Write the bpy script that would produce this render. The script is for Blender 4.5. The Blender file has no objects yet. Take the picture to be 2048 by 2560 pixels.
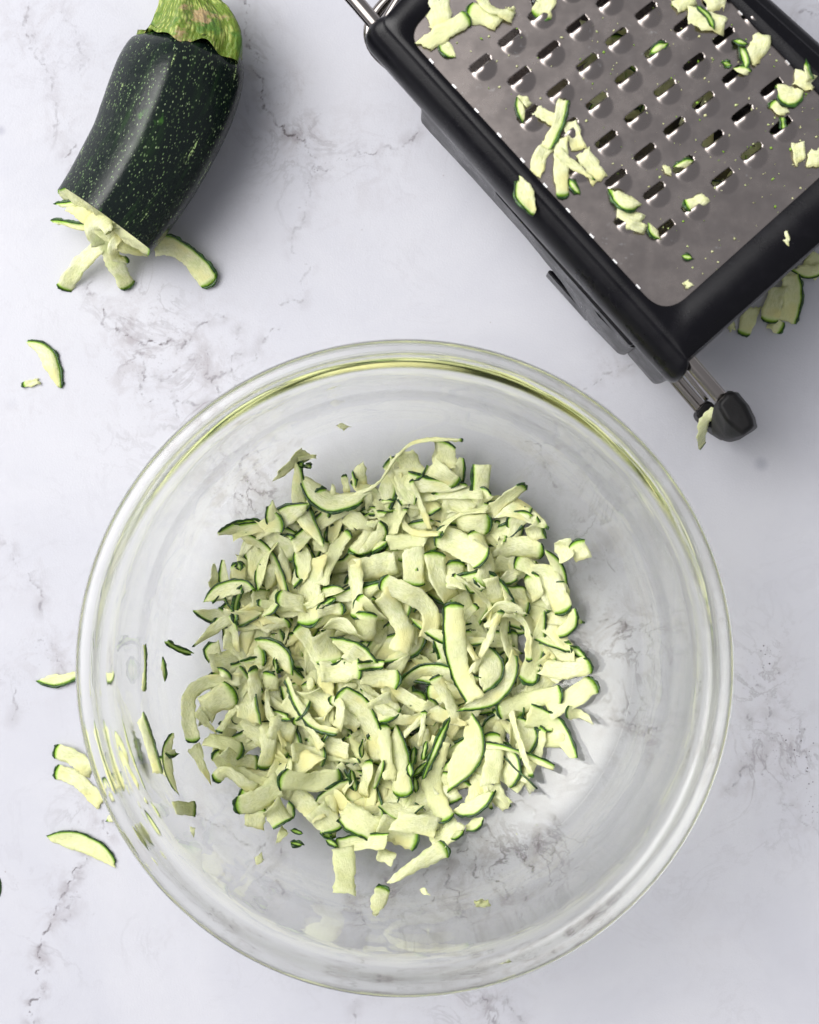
import bpy, math, random
import numpy as np
from mathutils import Vector
random.seed(7); rng = np.random.default_rng(7)
S = bpy.context.scene
COL = S.collection
PI = math.pi

# ------------------------------------------------------------------ camera, world, lamps
DIST = 0.75            # camera height above the table (m)
FPX = 4290.0           # focal length in photograph pixels (2048 wide)
cam_d = bpy.data.cameras.new('camera'); cam = bpy.data.objects.new('camera', cam_d); COL.objects.link(cam)
cam.location = (0, 0, DIST); cam.rotation_euler = (0, 0, 0)
cam_d.sensor_fit = 'HORIZONTAL'; cam_d.sensor_width = 36.0; cam_d.lens = 36.0 * FPX / 2048.0
cam_d.clip_start = 0.01; cam_d.clip_end = 50
cam_d.dof.use_dof = True; cam_d.dof.focus_distance = DIST - 0.032; cam_d.dof.aperture_fstop = 11.0
S.camera = cam
S.view_settings.view_transform = 'Standard'; S.view_settings.look = 'None'
S.view_settings.exposure = 0.56; S.view_settings.gamma = 1.0
W = bpy.data.worlds.new('World'); S.world = W; W.use_nodes = True
wb = W.node_tree.nodes['Background']; wb.inputs[0].default_value = (0.93, 0.94, 1.0, 1); wb.inputs[1].default_value = 0.26
ld = bpy.data.lights.new('window_light', 'AREA'); ld.shape = 'RECTANGLE'; ld.size = 4.9; ld.size_y = 4.7
ld.energy = 500; ld.color = (1.0, 0.985, 0.97)
ld.use_nodes = True; lt = ld.node_tree      # a curtained window: brightest in the middle, soft towards its edges
_g = lt.nodes.new('ShaderNodeNewGeometry'); _m = lt.nodes.new('ShaderNodeVectorMath'); _m.operation = 'DISTANCE'; _m.inputs[1].default_value = (.5, .5, 0)
_s = lt.nodes.new('ShaderNodeSeparateXYZ'); _c = lt.nodes.new('ShaderNodeCombineXYZ'); _r = lt.nodes.new('ShaderNodeMapRange'); _r.interpolation_type = 'SMOOTHSTEP'
_r.inputs[1].default_value = .0; _r.inputs[2].default_value = .5; _r.inputs[3].default_value = 1.0; _r.inputs[4].default_value = 0.0
lt.links.new(_g.outputs['Parametric'], _s.inputs[0]); lt.links.new(_s.outputs[0], _c.inputs[0]); lt.links.new(_s.outputs[1], _c.inputs[1])
lt.links.new(_c.outputs[0], _m.inputs[0]); lt.links.new(_m.outputs['Value'], _r.inputs[0]); lt.links.new(_r.outputs[0], lt.nodes['Emission'].inputs['Strength'])
lo = bpy.data.objects.new('window_light', ld); COL.objects.link(lo)
lo.location = (-1.70, 0.70, 2.30)
lo.rotation_euler = (Vector((0.0, -0.02, 0.02)) - lo.location).to_track_quat('-Z', 'Y').to_euler()
S.cycles.use_denoising = True
S.cycles.max_bounces = 20; S.cycles.transmission_bounces = 14; S.cycles.transparent_max_bounces = 8
S.cycles.diffuse_bounces = 10; S.cycles.glossy_bounces = 5
S.cycles.sample_clamp_indirect = 20.0; S.cycles.blur_glossy = 0.3
S.cycles.caustics_refractive = True; S.cycles.caustics_reflective = True

def P(px, py, z):      # a point at height z that stands over a place measured in the photograph
    k = (DIST - z) / FPX
    return np.array([(px - 1024.0) * k, -(py - 1280.0) * k, z])

# ------------------------------------------------------------------ helpers
def mesh_obj(name, verts, faces, mat=None, parent=None, smooth=True, attrs=None, uv=None, uvs=None):
    me = bpy.data.meshes.new(name)
    me.from_pydata([tuple(map(float, v)) for v in verts], [], [tuple(int(i) for i in f) for f in faces])
    me.validate(); me.update()
    if smooth: me.polygons.foreach_set('use_smooth', [True] * len(me.polygons))
    if attrs:
        for k, a in attrs.items():
            at = me.attributes.new(k, 'FLOAT', 'POINT'); at.data.foreach_set('value', np.asarray(a, np.float32))
    if uv is not None:      # per vertex uv
        l = me.uv_layers.new(name='UVMap'); idx = np.empty(len(me.loops), np.int32)
        me.loops.foreach_get('vertex_index', idx)
        l.data.foreach_set('uv', np.asarray(uv, np.float32)[idx].ravel())
    if mat: me.materials.append(mat)
    o = bpy.data.objects.new(name, me); COL.objects.link(o)
    if parent: o.parent = parent
    return o
def tag(o, label=None, cat=None, group=None, kind=None):
    if label: o['label'] = label
    if cat: o['category'] = cat
    if group: o['group'] = group
    if kind: o['kind'] = kind
    return o
def empty(name, loc=(0, 0, 0)):
    e = bpy.data.objects.new(name, None); COL.objects.link(e); e.location = loc; e.empty_display_size = 0.01
    return e
def child_world(o, root):     # parent keeping world placement (root only translated)
    o.parent = root; o.location = (o.location.x - root.location.x, o.location.y - root.location.y, o.location.z - root.location.z)
    return o
def bevel(o, w, seg=3, ang=35):
    m = o.modifiers.new('bevel', 'BEVEL'); m.width = w; m.segments = seg; m.limit_method = 'ANGLE'; m.angle_limit = math.radians(ang)
    return o

class NT:
    def __init__(s, name):
        s.m = bpy.data.materials.new(name); s.m.use_nodes = True
        s.t = s.m.node_tree; s.t.nodes.clear()
        s.out = s.t.nodes.new('ShaderNodeOutputMaterial'); s.b = s.t.nodes.new('ShaderNodeBsdfPrincipled')
        s.t.links.new(s.b.outputs[0], s.out.inputs[0])
    def n(s, typ, **kw):
        x = s.t.nodes.new('ShaderNode' + typ)
        for k, v in kw.items():
            if hasattr(x, k): setattr(x, k, v)
        return x
    def l(s, a, b): s.t.links.new(a, b)
    def setv(s, sock, v):
        if isinstance(v, bpy.types.NodeSocket): s.l(v, sock)
        else: sock.default_value = v
    def p(s, **kw):
        for k, v in kw.items(): s.setv(s.b.inputs[k.replace('_', ' ')], v)
    def noise(s, vec, scale, detail=4, rough=0.55, dist=0.0):
        x = s.n('TexNoise'); s.setv(x.inputs['Vector'], vec); x.inputs['Scale'].default_value = scale
        x.inputs['Detail'].default_value = detail; x.inputs['Roughness'].default_value = rough; x.inputs['Distortion'].default_value = dist
        return x.outputs['Fac']
    def vor(s, vec, scale, feature='F1', out='Distance', rand=1.0):
        x = s.n('TexVoronoi'); x.feature = feature; s.setv(x.inputs['Vector'], vec); x.inputs['Scale'].default_value = scale
        x.inputs['Randomness'].default_value = rand
        return x.outputs[out]
    def mapv(s, vec, scale=(1, 1, 1), loc=(0, 0, 0), rot=(0, 0, 0)):
        x = s.n('Mapping'); s.l(vec, x.inputs[0]); x.inputs['Scale'].default_value = scale
        x.inputs['Location'].default_value = loc; x.inputs['Rotation'].default_value = rot
        return x.outputs[0]
    def rng(s, v, a, b, c=0.0, d=1.0, smooth=True):
        x = s.n('MapRange'); x.interpolation_type = 'SMOOTHSTEP' if smooth else 'LINEAR'
        s.setv(x.inputs[0], v); s.setv(x.inputs[1], a); s.setv(x.inputs[2], b); s.setv(x.inputs[3], c); s.setv(x.inputs[4], d)
        return x.outputs[0]
    def math(s, op, a, b=0.0, clamp=False):
        x = s.n('Math'); x.operation = op; x.use_clamp = clamp; s.setv(x.inputs[0], a); s.setv(x.inputs[1], b)
        return x.outputs[0]
    def mix(s, f, a, b):
        x = s.n('Mix'); x.data_type = 'RGBA'; s.setv(x.inputs[0], f)
        for sock, v in ((x.inputs[6], a), (x.inputs[7], b)):
            if isinstance(v, tuple): sock.default_value = (v[0], v[1], v[2], 1)
            else: s.l(v, sock)
        return x.outputs[2]
    def attr(s, name):
        x = s.n('Attribute'); x.attribute_name = name
        return x.outputs['Fac']
    def bump(s, h, strength=0.3, dist=0.0005):
        x = s.n('Bump'); x.inputs['Strength'].default_value = strength; x.inputs['Distance'].default_value = dist
        s.setv(x.inputs['Height'], h); s.l(x.outputs[0], s.b.inputs['Normal'])
    def obj(s): return s.n('TexCoord').outputs['Object']
    def uv(s): return s.n('TexCoord').outputs['UV']
    def rnd(s): return s.n('ObjectInfo').outputs['Random']

# ------------------------------------------------------------------ materials
def make_flesh():
    t = NT('zucchini_flesh')
    d = t.attr('rind'); uv = t.uv(); ob = t.obj(); r = t.rnd()
    n1 = t.noise(ob, 160, 3); n2 = t.noise(t.mapv(uv, (2300, 420, 1)), 1.0, 4, .65)
    pale = t.mix(t.rng(n1, .3, .7), (.90, .91, .51), (.965, .97, .74))
    pale = t.mix(t.rng(n2, .36, .58, .6, 0), pale, (.64, .68, .33))
    pale = t.mix(t.rng(t.noise(ob, 150, 3, .6), .50, .68, 0, .6), pale, (.66, .74, .32))
    yel = t.mix(t.rng(t.noise(ob, 70, 2), .46, .7), pale, (.90, .86, .42))
    yel = t.mix(t.rng(r, .60, 1, 0.0, 0.6), yel, (.88, .91, .50))
    dd = t.math('ADD', d, t.rng(t.noise(ob, 900, 3), 0, 1, -.25, .25, False))
    g1 = t.mix(t.rng(dd, .25, 1.15), (.30, .55, .045), t.mix(t.rng(dd, .8, 1.9), (.80, .87, .45), yel))
    g2 = t.mix(t.rng(dd, .0, .45), (.06, .20, .008), g1)
    # small fine green flecks
    fl = t.rng(t.vor(t.mapv(uv, (150, 260, 1)), 1.0), .045, .09, 1, 0)
    c = t.mix(t.math('MULTIPLY', fl, t.rng(t.noise(ob, 120, 1), .55, .62)), g2, (.10, .22, .02))
    t.p(Base_Color=c, Roughness=t.rng(n1, .35, .65, .16, .40), IOR=1.36, Specular_IOR_Level=.45)
    tr = t.n('BsdfTranslucent'); t.l(t.mix(.6, c, (.86, .94, .26)), tr.inputs[0]); mx = t.n('MixShader'); mx.inputs[0].default_value = .22
    t.l(t.b.outputs[0], mx.inputs[1]); t.l(tr.outputs[0], mx.inputs[2]); t.l(mx.outputs[0], t.out.inputs[0])
    t.bump(t.math('ADD', n2, t.math('MULTIPLY', t.noise(ob, 650, 4, .7), 1.2)), .75, .0006)
    return t.m
def make_peel():
    t = NT('zucchini_peel')
    ob = t.obj()
    c = t.mix(t.rng(t.noise(ob, 500, 4), .45, .62), (.009, .034, .007), (.030, .095, .010))
    c = t.mix(t.rng(t.vor(ob, 900), .12, .22, 1, 0), c, (.13, .24, .05))
    t.p(Base_Color=c, Roughness=.38)
    t.bump(t.noise(ob, 1500, 3), .4, .0003)
    return t.m
def make_skin():
    t = NT('zucchini_skin')
    uv = t.uv()            # u, v in metres on the skin (u round, v along)
    warp = t.noise(uv, 60, 2)
    base = t.mix(t.rng(t.noise(t.mapv(uv, (260, 30, 1)), 1.0, 5), .5, .78), (.0050, .0098, .0085), (.013, .032, .011))
    # fine lines of tiny specks along the length
    v1 = t.vor(t.mapv(uv, (950, 480, 1)), 1.0)
    fine = t.rng(v1, .16, .30, 1, 0)
    zone = t.rng(t.noise(t.mapv(uv, (200, 45, 1)), 1.0, 3), .40, .66)
    c = t.mix(t.math('MULTIPLY', fine, t.math('ADD', t.math('MULTIPLY', zone, .75), .20)), base, (.14, .22, .09))
    v2 = t.vor(t.mapv(uv, (760, 430, 1), (3.3, 1.7, 0)), 1.0)
    keep = t.rng(t.vor(t.mapv(uv, (760, 430, 1), (3.3, 1.7, 0)), 1.0, out='Color'), .35, .75)
    dots = t.math('MULTIPLY', t.rng(v2, .11, .22, 1, 0), keep)
    c = t.mix(t.math('MULTIPLY', dots, .8), c, (.30, .39, .21))
    st = t.math('MULTIPLY', t.rng(t.noise(t.mapv(uv, (420, 50, 1), (9, 4, 0)), 1.0, 3), .66, .72), t.rng(t.noise(uv, 1300, 2), .42, .55))
    c = t.mix(st, c, (.40, .55, .22))
    c = t.mix(t.math('MULTIPLY', t.rng(t.noise(t.mapv(uv, (120, 60, 1), (2.2, 7.1, 0)), 1.0, 4), .64, .72), .75), c, (.045, .13, .02))
    t.p(Base_Color=c, Roughness=t.rng(t.noise(uv, 220, 3), .3, .7, .20, .32), Specular_IOR_Level=.30)
    t.bump(t.math('ADD', t.math('MULTIPLY', fine, .25), t.noise(uv, 500, 3)), .28, .0004)
    return t.m
def make_stem():
    t = NT('zucchini_stem')
    ob = t.obj()
    w = t.mapv(ob, (1, 1, 1))
    v = t.vor(t.mapv(t.uv(), (700, 260, 1)), 1.0)
    c = t.mix(t.rng(v, .15, .55), (.40, .46, .12), (.13, .20, .02))
    c = t.mix(t.rng(t.noise(ob, 90, 4), .52, .62), c, (.08, .17, .02))
    c = t.mix(t.rng(t.noise(ob, 75, 5, .6), .56, .64), c, (.34, .25, .12))
    t.p(Base_Color=c, Roughness=.45, Subsurface_Weight=.15, Subsurface_Scale=.002)
    t.bump(t.math('ADD', t.math('MULTIPLY', v, -1.0), t.noise(ob, 600, 4)), .7, .0009)
    return t.m
def make_marble():
    t = NT('white_marble')
    ob = t.obj()
    vd = t.attr('vein_distance'); vs = t.attr('vein_strength'); cl = t.attr('cloud'); sp = t.attr('speckle')
    n = t.noise(ob, 330, 5, .65); nb = t.noise(ob, 95, 4, .6); nl = t.noise(ob, 11, 5, .6, .6)
    base = t.mix(t.rng(nl, .35, .7), (.468, .472, .52), (.51, .512, .553))
    # soft grey brown clouds that follow the veins
    halo = t.math('MULTIPLY', t.rng(vd, 0, 6.0, 1, 0), t.rng(nb, .44, .62))
    halo = t.math('MULTIPLY', halo, vs)
    c = t.mix(t.math('MULTIPLY', halo, .52), base, (.20, .17, .18))
    cf = t.math('MULTIPLY', cl, t.rng(t.noise(ob, 70, 7, .72, .8), .46, .64))
    c = t.mix(t.math('MULTIPLY', cf, .46), c, (.27, .235, .24))
    # procedural faint ridged veins in the clouds
    ridge = t.math('ABSOLUTE', t.math('SUBTRACT', t.noise(ob, 30, 6, .62, .9), .5))
    rv = t.math('MULTIPLY', t.rng(ridge, 0, .028, 1, 0), t.rng(t.noise(ob, 17, 2), .42, .62))
    c = t.mix(t.math('MULTIPLY', rv, t.math('ADD', t.math('MULTIPLY', cl, .62), .04)), c, (.15, .13, .14))
    # thin main veins
    wdt = t.rng(t.noise(ob, 140, 3), .35, .7, .25, 1.15)
    line = t.math('MULTIPLY', t.rng(t.math('ADD', vd, t.rng(n, .3, .7, -.35, .45, False)), 0.02, wdt, 1, 0), t.rng(t.noise(ob, 210, 3), .36, .56, .22, 1))
    c = t.mix(t.math('MULTIPLY', t.math('MULTIPLY', line, vs), .92), c, (.07, .055, .06))
    c = t.mix(t.attr('stain'), c, (.30, .30, .36))
    # dark pitted specks
    vv = t.vor(ob, 620)
    spk = t.math('MULTIPLY', t.rng(vv, .16, .32, 1, 0), t.rng(t.noise(ob, 260, 2), .50, .58))
    c = t.mix(t.math('MULTIPLY', spk, t.math('ADD', sp, t.math('MULTIPLY', cl, .22))), c, (.06, .045, .055))
    tiny = t.math('MULTIPLY', t.rng(t.vor(ob, 75), .018, .035, 1, 0), t.rng(t.noise(ob, 40, 1), .52, .6))
    c = t.mix(t.math('MULTIPLY', tiny, .6), c, (.25, .2, .2))
    t.p(Base_Color=c, Roughness=.48, Specular_IOR_Level=.4)
    t.bump(t.math('ADD', t.noise(ob, 1100, 3, .6), t.math('MULTIPLY', t.noise(ob, 380, 2), .5)), .16, .0006)
    return t.m
def make_glass():
    t = NT('clear_glass')
    ob = t.obj()
    t.p(Base_Color=(.998, 1.0, .996, 1), Roughness=0.0, IOR=1.40, Transmission_Weight=1.0)
    t.bump(t.noise(ob, 26, 2), .06, .0010)
    va = t.n('VolumeAbsorption'); va.inputs[0].default_value = (.93, .975, .50, 1); va.inputs[1].default_value = 11
    t.l(va.outputs[0], t.out.inputs['Volume'])
    return t.m
def make_metal(name, col, rough, smudge=False):
    t = NT(name)
    ob = t.obj()
    c = (*col, 1)
    if smudge:
        c = t.mix(t.rng(t.noise(ob, 60, 6, .7), .5, .75, 0, .07), tuple(col), (.62, .62, .64))
        sc = t.rng(t.noise(t.mapv(ob, (1, 1, 1)), 420, 5, .7), .60, .70, 0, .5)
        c = t.mix(t.math('MULTIPLY', sc, t.rng(t.noise(ob, 50, 2), .5, .65)), c, (.72, .72, .72))
        t.p(Roughness=t.rng(t.noise(ob, 90, 5, .65), .3, .7, rough - .02, rough + .06))
        t.bump(t.noise(t.mapv(ob, (1, 8, 1), rot=(0, 0, -.84)), 160, 3), .035, .0003)
    else: t.p(Roughness=rough)
    t.p(Base_Color=c, Metallic=1.0)
    return t.m
def make_plastic(name, col, rough, bump=.25):
    t = NT(name); ob = t.obj()
    c = t.mix(t.rng(t.noise(ob, 130, 6, .7), .48, .75, 0, .55), tuple(col), tuple(min(1, x * 1.8 + .003) for x in col))
    sc = t.math('MULTIPLY', t.rng(t.vor(t.mapv(ob, (90, 900, 90), rot=(0, 0, .7)), 1.0), .03, .06, 1, 0), .25)
    c = t.mix(sc, c, (.12, .12, .13))
    t.p(Base_Color=c, Roughness=t.rng(t.noise(ob, 70, 4), .3, .7, rough - .05, rough + .08), Specular_IOR_Level=.24)
    t.bump(t.noise(ob, 2200, 3), bump, .0002)
    return t.m
M_flesh, M_peel, M_skin, M_stem, M_marble, M_glass = make_flesh(), make_peel(), make_skin(), make_stem(), make_marble(), make_glass()
M_plate = make_metal('brushed_steel', (.335, .297, .28), .23, True)
M_chrome = make_metal('chrome_steel', (.34, .31, .29), .10)
M_tab_glint = make_metal('tab_glint_white', (.95, .95, .95), .45)  # highlight painted into the tab metal as a near-white base colour
M_black = make_plastic('black_plastic', (.0024, .0022, .0038), .29)
M_rubber = make_plastic('black_rubber', (.0028, .0026, .0030), .52, .45)

# ------------------------------------------------------------------ marble tabletop
def frac_line(pts, jit, seed):
    r = np.random.default_rng(seed); p = np.array(pts, float); a = jit
    for _ in range(5):
        q = [p[0]]
        for i in range(len(p) - 1):
            d = p[i + 1] - p[i]; L = np.hypot(*d)
            if L > 5:
                nrm = np.array([-d[1], d[0]]) / (L + 1e-9)
                q.append((p[i] + p[i + 1]) / 2 + nrm * r.normal() * a * L)
            q.append(p[i + 1])
        p = np.array(q)
    return p
# (strength, points in photograph pixels on the table)
VEINS = [
 (.75, [(613, 0), (615, 40), (626, 100), (648, 143), (643, 187), (652, 243), (678, 283)]),
 (1.0, [(678, 283), (687, 309), (713, 335), (735, 337), (762, 350)]),
 (.5, [(762, 350), (790, 395), (800, 418), (860, 402), (930, 388), (1010, 362), (1045, 330)]),
 (.35, [(800, 418), (770, 460), (745, 520), (750, 640), (700, 760)]),
 (.45, [(100, -20), (60, 60), (95, 120), (110, 150)]), (.35, [(150, 30), (200, 95), (225, 150), (210, 190)]),
 (.35, [(70, 40), (85, 110), (130, 200), (140, 290), (130, 350)]),
 (.6, [(190, 360), (168, 410), (172, 440)]), (.45, [(235, 700), (240, 735), (262, 780), (300, 822), (334, 846)]),
 (.9, [(258, 770), (290, 805), (334, 846), (362, 862), (400, 862), (428, 848)]),
 (.6, [(345, 862), (360, 900), (365, 940), (352, 980), (372, 1010), (400, 1000)]),
 (.6, [(428, 848), (455, 870), (480, 845), (500, 812), (560, 790)]),
 (.55, [(500, 870), (522, 905), (530, 950), (545, 1000), (500, 1010), (470, 1000), (440, 1030)]),
 (.5, [(530, 950), (552, 930), (590, 860), (600, 820)]), (.4, [(365, 940), (410, 950), (450, 920), (500, 900)]),
 (.45, [(545, 1000), (600, 960), (640, 900), (700, 820)]), (.4, [(440, 1030), (470, 1080), (540, 1060)]),
 (.55, [(603, 1060), (612, 1110), (590, 1160), (580, 1212), (594, 1244), (604, 1300), (590, 1360)]),
 (.9, [(586, 1222), (600, 1236)]), (.4, [(612, 1110), (650, 1130), (640, 1190), (622, 1240), (604, 1300)]),
 (.5, [(0, 1345), (30, 1385), (55, 1420), (95, 1470), (105, 1530)]), (.6, [(95, 1600), (128, 1630), (150, 1660), (175, 1690)]),
 (.4, [(0, 1700), (40, 1760), (30, 1800)]),
 (.9, [(215, 2143), (214, 2160), (190, 2170), (185, 2200), (160, 2235), (150, 2262), (136, 2290)]),
 (.8, [(136, 2290), (110, 2335), (96, 2370), (90, 2430), (80, 2500), (84, 2560)]),
 (.45, [(160, 2235), (165, 2270), (150, 2300)]), (.6, [(260, 2050), (262, 2080), (275, 2095)]),
 (.5, [(1205, 2490), (1215, 2530), (1240, 2560)]), (.35, [(1255, 2490), (1300, 2540), (1330, 2580)]),
 (.4, [(880, 2500), (890, 2560)]),
 (.45, [(1560, 920), (1600, 900), (1660, 880), (1700, 850)]), (.5, [(1505, 945), (1480, 965), (1455, 990)]),
 (.35, [(1500, 940), (1530, 930), (1550, 915)]),
 (.5, [(2000, 30), (2030, 40), (2048, 35)]),
 (.5, [(1885, 1690), (1910, 1725), (1925, 1780), (1915, 1830)]), (.45, [(1870, 1790), (1900, 1850), (1915, 1900), (1910, 1940)]),
 (.5, [(1815, 1975), (1850, 1945), (1870, 1920), (1865, 1880)]), (.35, [(1960, 2010), (2010, 2060), (2048, 2090)]),
 # under the bowl
 (.55, [(1290, 2010), (1340, 2060), (1350, 2100), (1340, 2140)]), (.75, [(1160, 2090), (1230, 2110), (1300, 2150), (1340, 2200)]),
 (.75, [(1130, 2110), (1190, 2160), (1240, 2210), (1270, 2270)]), (.6, [(1090, 2130), (1120, 2190), (1150, 2240), (1150, 2300)]),
 (.5, [(1060, 2150), (1070, 2220), (1050, 2280)]), (.55, [(960, 2130), (990, 2170), (980, 2240), (950, 2280)]),
 (.55, [(1310, 2230), (1330, 2290), (1300, 2350), (1330, 2400)]), (.5, [(880, 2180), (860, 2240), (900, 2300), (880, 2350)]),
 (.45, [(1380, 2040), (1400, 2110), (1380, 2170)]), (.4, [(1150, 2300), (1180, 2360), (1250, 2380)]),
 (.7, [(1500, 1550), (1540, 1545), (1570, 1570), (1560, 1600), (1590, 1620)]), (.6, [(1490, 1390), (1520, 1380), (1530, 1360)]),
 (.6, [(1500, 1800), (1530, 1795), (1560, 1800), (1620, 1815), (1660, 1830)]), (.5, [(1530, 1730), (1500, 1760), (1510, 1790)]),
 (.5, [(1320, 1090), (1370, 1160), (1400, 1210)]), (.5, [(1440, 1520), (1480, 1600), (1470, 1680)]),
 (.4, [(640, 2170), (680, 2200), (700, 2260)]), (.45, [(560, 2080), (610, 2120), (690, 2150)]),
 (.45, [(450, 2020), (500, 2060), (560, 2080)]), (.4, [(1640, 1500), (1650, 1600), (1700, 1680)]),
]
CLOUDS = [(90, 80, 120, .55), (200, 150, 110, .5), (150, 300, 70, .5), (640, 130, 90, .6), (700, 240, 90, .6), (740, 330, 100, .7), (900, 380, 150, .45),
 (780, 480, 110, .35), (400, 900, 170, .9), (520, 960, 120, .7), (330, 800, 100, .6), (620, 880, 120, .35), (600, 1210, 140, 1.1), (620, 1320, 90, .6), (60, 1010, 60, .4),
 (50, 1420, 80, .4), (130, 1640, 90, .7), (20, 1740, 70, .35), (260, 2020, 90, .7), (150, 2250, 90, .5), (100, 2420, 80, .3), (1220, 2180, 190, 1.3), (1000, 2220, 140, .9),
 (1350, 2070, 110, .8), (1320, 2320, 110, .8), (880, 2280, 130, .8), (1130, 2380, 160, .6), (640, 2180, 130, .6), (520, 2080, 120, .5), (1540, 1600, 150, 1.2), (1500, 1370, 120, .7),
 (1560, 1800, 140, .9), (1360, 1150, 130, .7), (1420, 1900, 130, .6), (1900, 1700, 110, .55), (1870, 1900, 120, .6), (2010, 1860, 90, .7), (1960, 2040, 120, .3), (1530, 930, 60, .6),
 (1240, 2530, 90, .5), (2010, 40, 70, .6), (1750, 2350, 160, .18), (420, 2350, 150, .12), (430, 1500, 130, .15), (1700, 1400, 100, .3), (900, 560, 160, .1)]
SPECK = [(1905, 1628, 26), (1925, 1650, 24), (1935, 1688, 16), (1962, 1850, 30), (1975, 1870, 22), (2005, 1870, 40), (2035, 1930, 50), (2048, 1990, 50), (420, 1000, 12), (800, 415, 14), (540, 1010, 12)]
def build_table():
    st = .0008
    xi = np.arange(-.205, .2051, st); yi = np.arange(-.25, .2501, st)
    xs = np.concatenate([-np.geomspace(1.5, .215, 14), xi, np.geomspace(.215, 1.5, 14)])
    ys = np.concatenate([-np.geomspace(1.5, .26, 14), yi, np.geomspace(.26, 1.5, 14)])
    X, Y = np.meshgrid(xs, ys); nx, ny = len(xs), len(ys)
    k = FPX / DIST
    PX = X * k + 1024; PY = -Y * k + 1280
    vd = np.full(X.shape, 15.0); vs = np.zeros(X.shape)
    for vi, (s, pts) in enumerate(VEINS):
        p = frac_line(pts, .20, 100 + vi)
        for i in range(len(p) - 1):
            a, b = p[i], p[i + 1]
            x0, x1 = min(a[0], b[0]) - 60, max(a[0], b[0]) + 60; y0, y1 = min(a[1], b[1]) - 60, max(a[1], b[1]) + 60
            c0, c1 = np.searchsorted(PX[0], [x0, x1]); r1, r0 = ny - np.searchsorted(PY[::-1, 0], [y0, y1])
            if c1 <= c0 or r1 <= r0: continue
            sx = PX[r0:r1, c0:c1]; sy = PY[r0:r1, c0:c1]
            ab = b - a; L2 = max(ab @ ab, 1e-6)
            tt = np.clip(((sx - a[0]) * ab[0] + (sy - a[1]) * ab[1]) / L2, 0, 1)
            d = np.hypot(sx - a[0] - tt * ab[0], sy - a[1] - tt * ab[1]) / k * 1000
            cur = vd[r0:r1, c0:c1]; m = d < cur
            vd[r0:r1, c0:c1] = np.where(m, d, cur); vs[r0:r1, c0:c1] = np.where(m, s, vs[r0:r1, c0:c1])
    cl = np.zeros(X.shape)
    for cx, cy, r_, a in CLOUDS: cl = np.maximum(cl, a * np.exp(-((PX - cx) ** 2 + (PY - cy) ** 2) / (r_ ** 2) * .9))
    out = (np.abs(X) > .2) | (np.abs(Y) > .24); cl = np.where(out, .3, cl)
    sp = np.zeros(X.shape)
    for cx, cy, r_ in SPECK: sp = np.maximum(sp, np.exp(-((PX - cx) ** 2 + (PY - cy) ** 2) / (r_ ** 2)))
    sn = np.zeros(X.shape)
    for cx, cy, r_, a in ((1903, 1160, 17, .6), (2, 326, 12, .6), (30, 1010, 14, .15), (848, 2408, 16, .5), (1060, 466, 14, .06)): sn = np.maximum(sn, a * np.clip(1.35 - np.hypot(PX - cx, PY - cy) / r_, 0, 1))
    V = np.stack([X, Y, np.zeros_like(X)], -1).reshape(-1, 3).astype(np.float32)
    idx = np.arange(nx * ny).reshape(ny, nx)
    F = np.stack([idx[:-1, :-1], idx[:-1, 1:], idx[1:, 1:], idx[1:, :-1]], -1).reshape(-1, 4)
    me = bpy.data.meshes.new('tabletop')
    me.vertices.add(len(V)); me.vertices.foreach_set('co', V.ravel())
    me.loops.add(F.size); me.loops.foreach_set('vertex_index', F.ravel().astype(np.int32))
    me.polygons.add(len(F)); me.polygons.foreach_set('loop_start', np.arange(0, F.size, 4, dtype=np.int32))
    me.update(calc_edges=True)
    for nme, a in (('vein_distance', vd), ('vein_strength', vs), ('cloud', cl), ('speckle', sp), ('stain', sn)):
        at = me.attributes.new(nme, 'FLOAT', 'POINT'); at.data.foreach_set('value', a.ravel().astype(np.float32))
    me.materials.append(M_marble)
    o = bpy.data.objects.new('tabletop', me); COL.objects.link(o)
    tag(o, 'white marble tabletop with grey brown veins', kind='structure')
build_table()

# ------------------------------------------------------------------ glass bowl
BX, BY = P(1012, 1673, .100)[:2]
INNER = [(0, .0062), (.030, .0064), (.045, .0078), (.058, .0112), (.070, .0160), (.083, .0215), (.0955, .0290), (.1045, .0400), (.1085, .0530), (.1102, .0680), (.1113, .0820), (.1121, .0900)]
LIP = [(.1131, .0950), (.1142, .0975), (.1165, .0990), (.1200, .0992), (.1232, .0988), (.1252, .0970), (.1253, .0948), (.1236, .0930), (.1212, .0918), (.1190, .0895), (.1172, .0865)]
OUTER = [(.1160, .0810), (.1149, .0680), (.1127, .0520), (.1087, .0365), (.1000, .0245), (.0876, .0165), (.0745, .0112), (.0620, .0056), (.0530, .0022), (.0490, .0006), (.0475, .0002), (.0460, .0006), (.0440, .0016), (.030, .0018), (0, .0018)]
def cr(pts, sub):
    p = np.array(pts, float); out = []
    for i in range(len(p) - 1):
        p0 = p[max(i - 1, 0)]; p1 = p[i]; p2 = p[i + 1]; p3 = p[min(i + 2, len(p) - 1)]
        for j in range(sub):
            t = j / sub
            out.append(.5 * ((2 * p1) + (p2 - p0) * t + (2 * p0 - 5 * p1 + 4 * p2 - p3) * t * t + (3 * p1 - p0 - 3 * p2 + p3) * t ** 3))
    out.append(p[-1]); return np.array(out)
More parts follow.
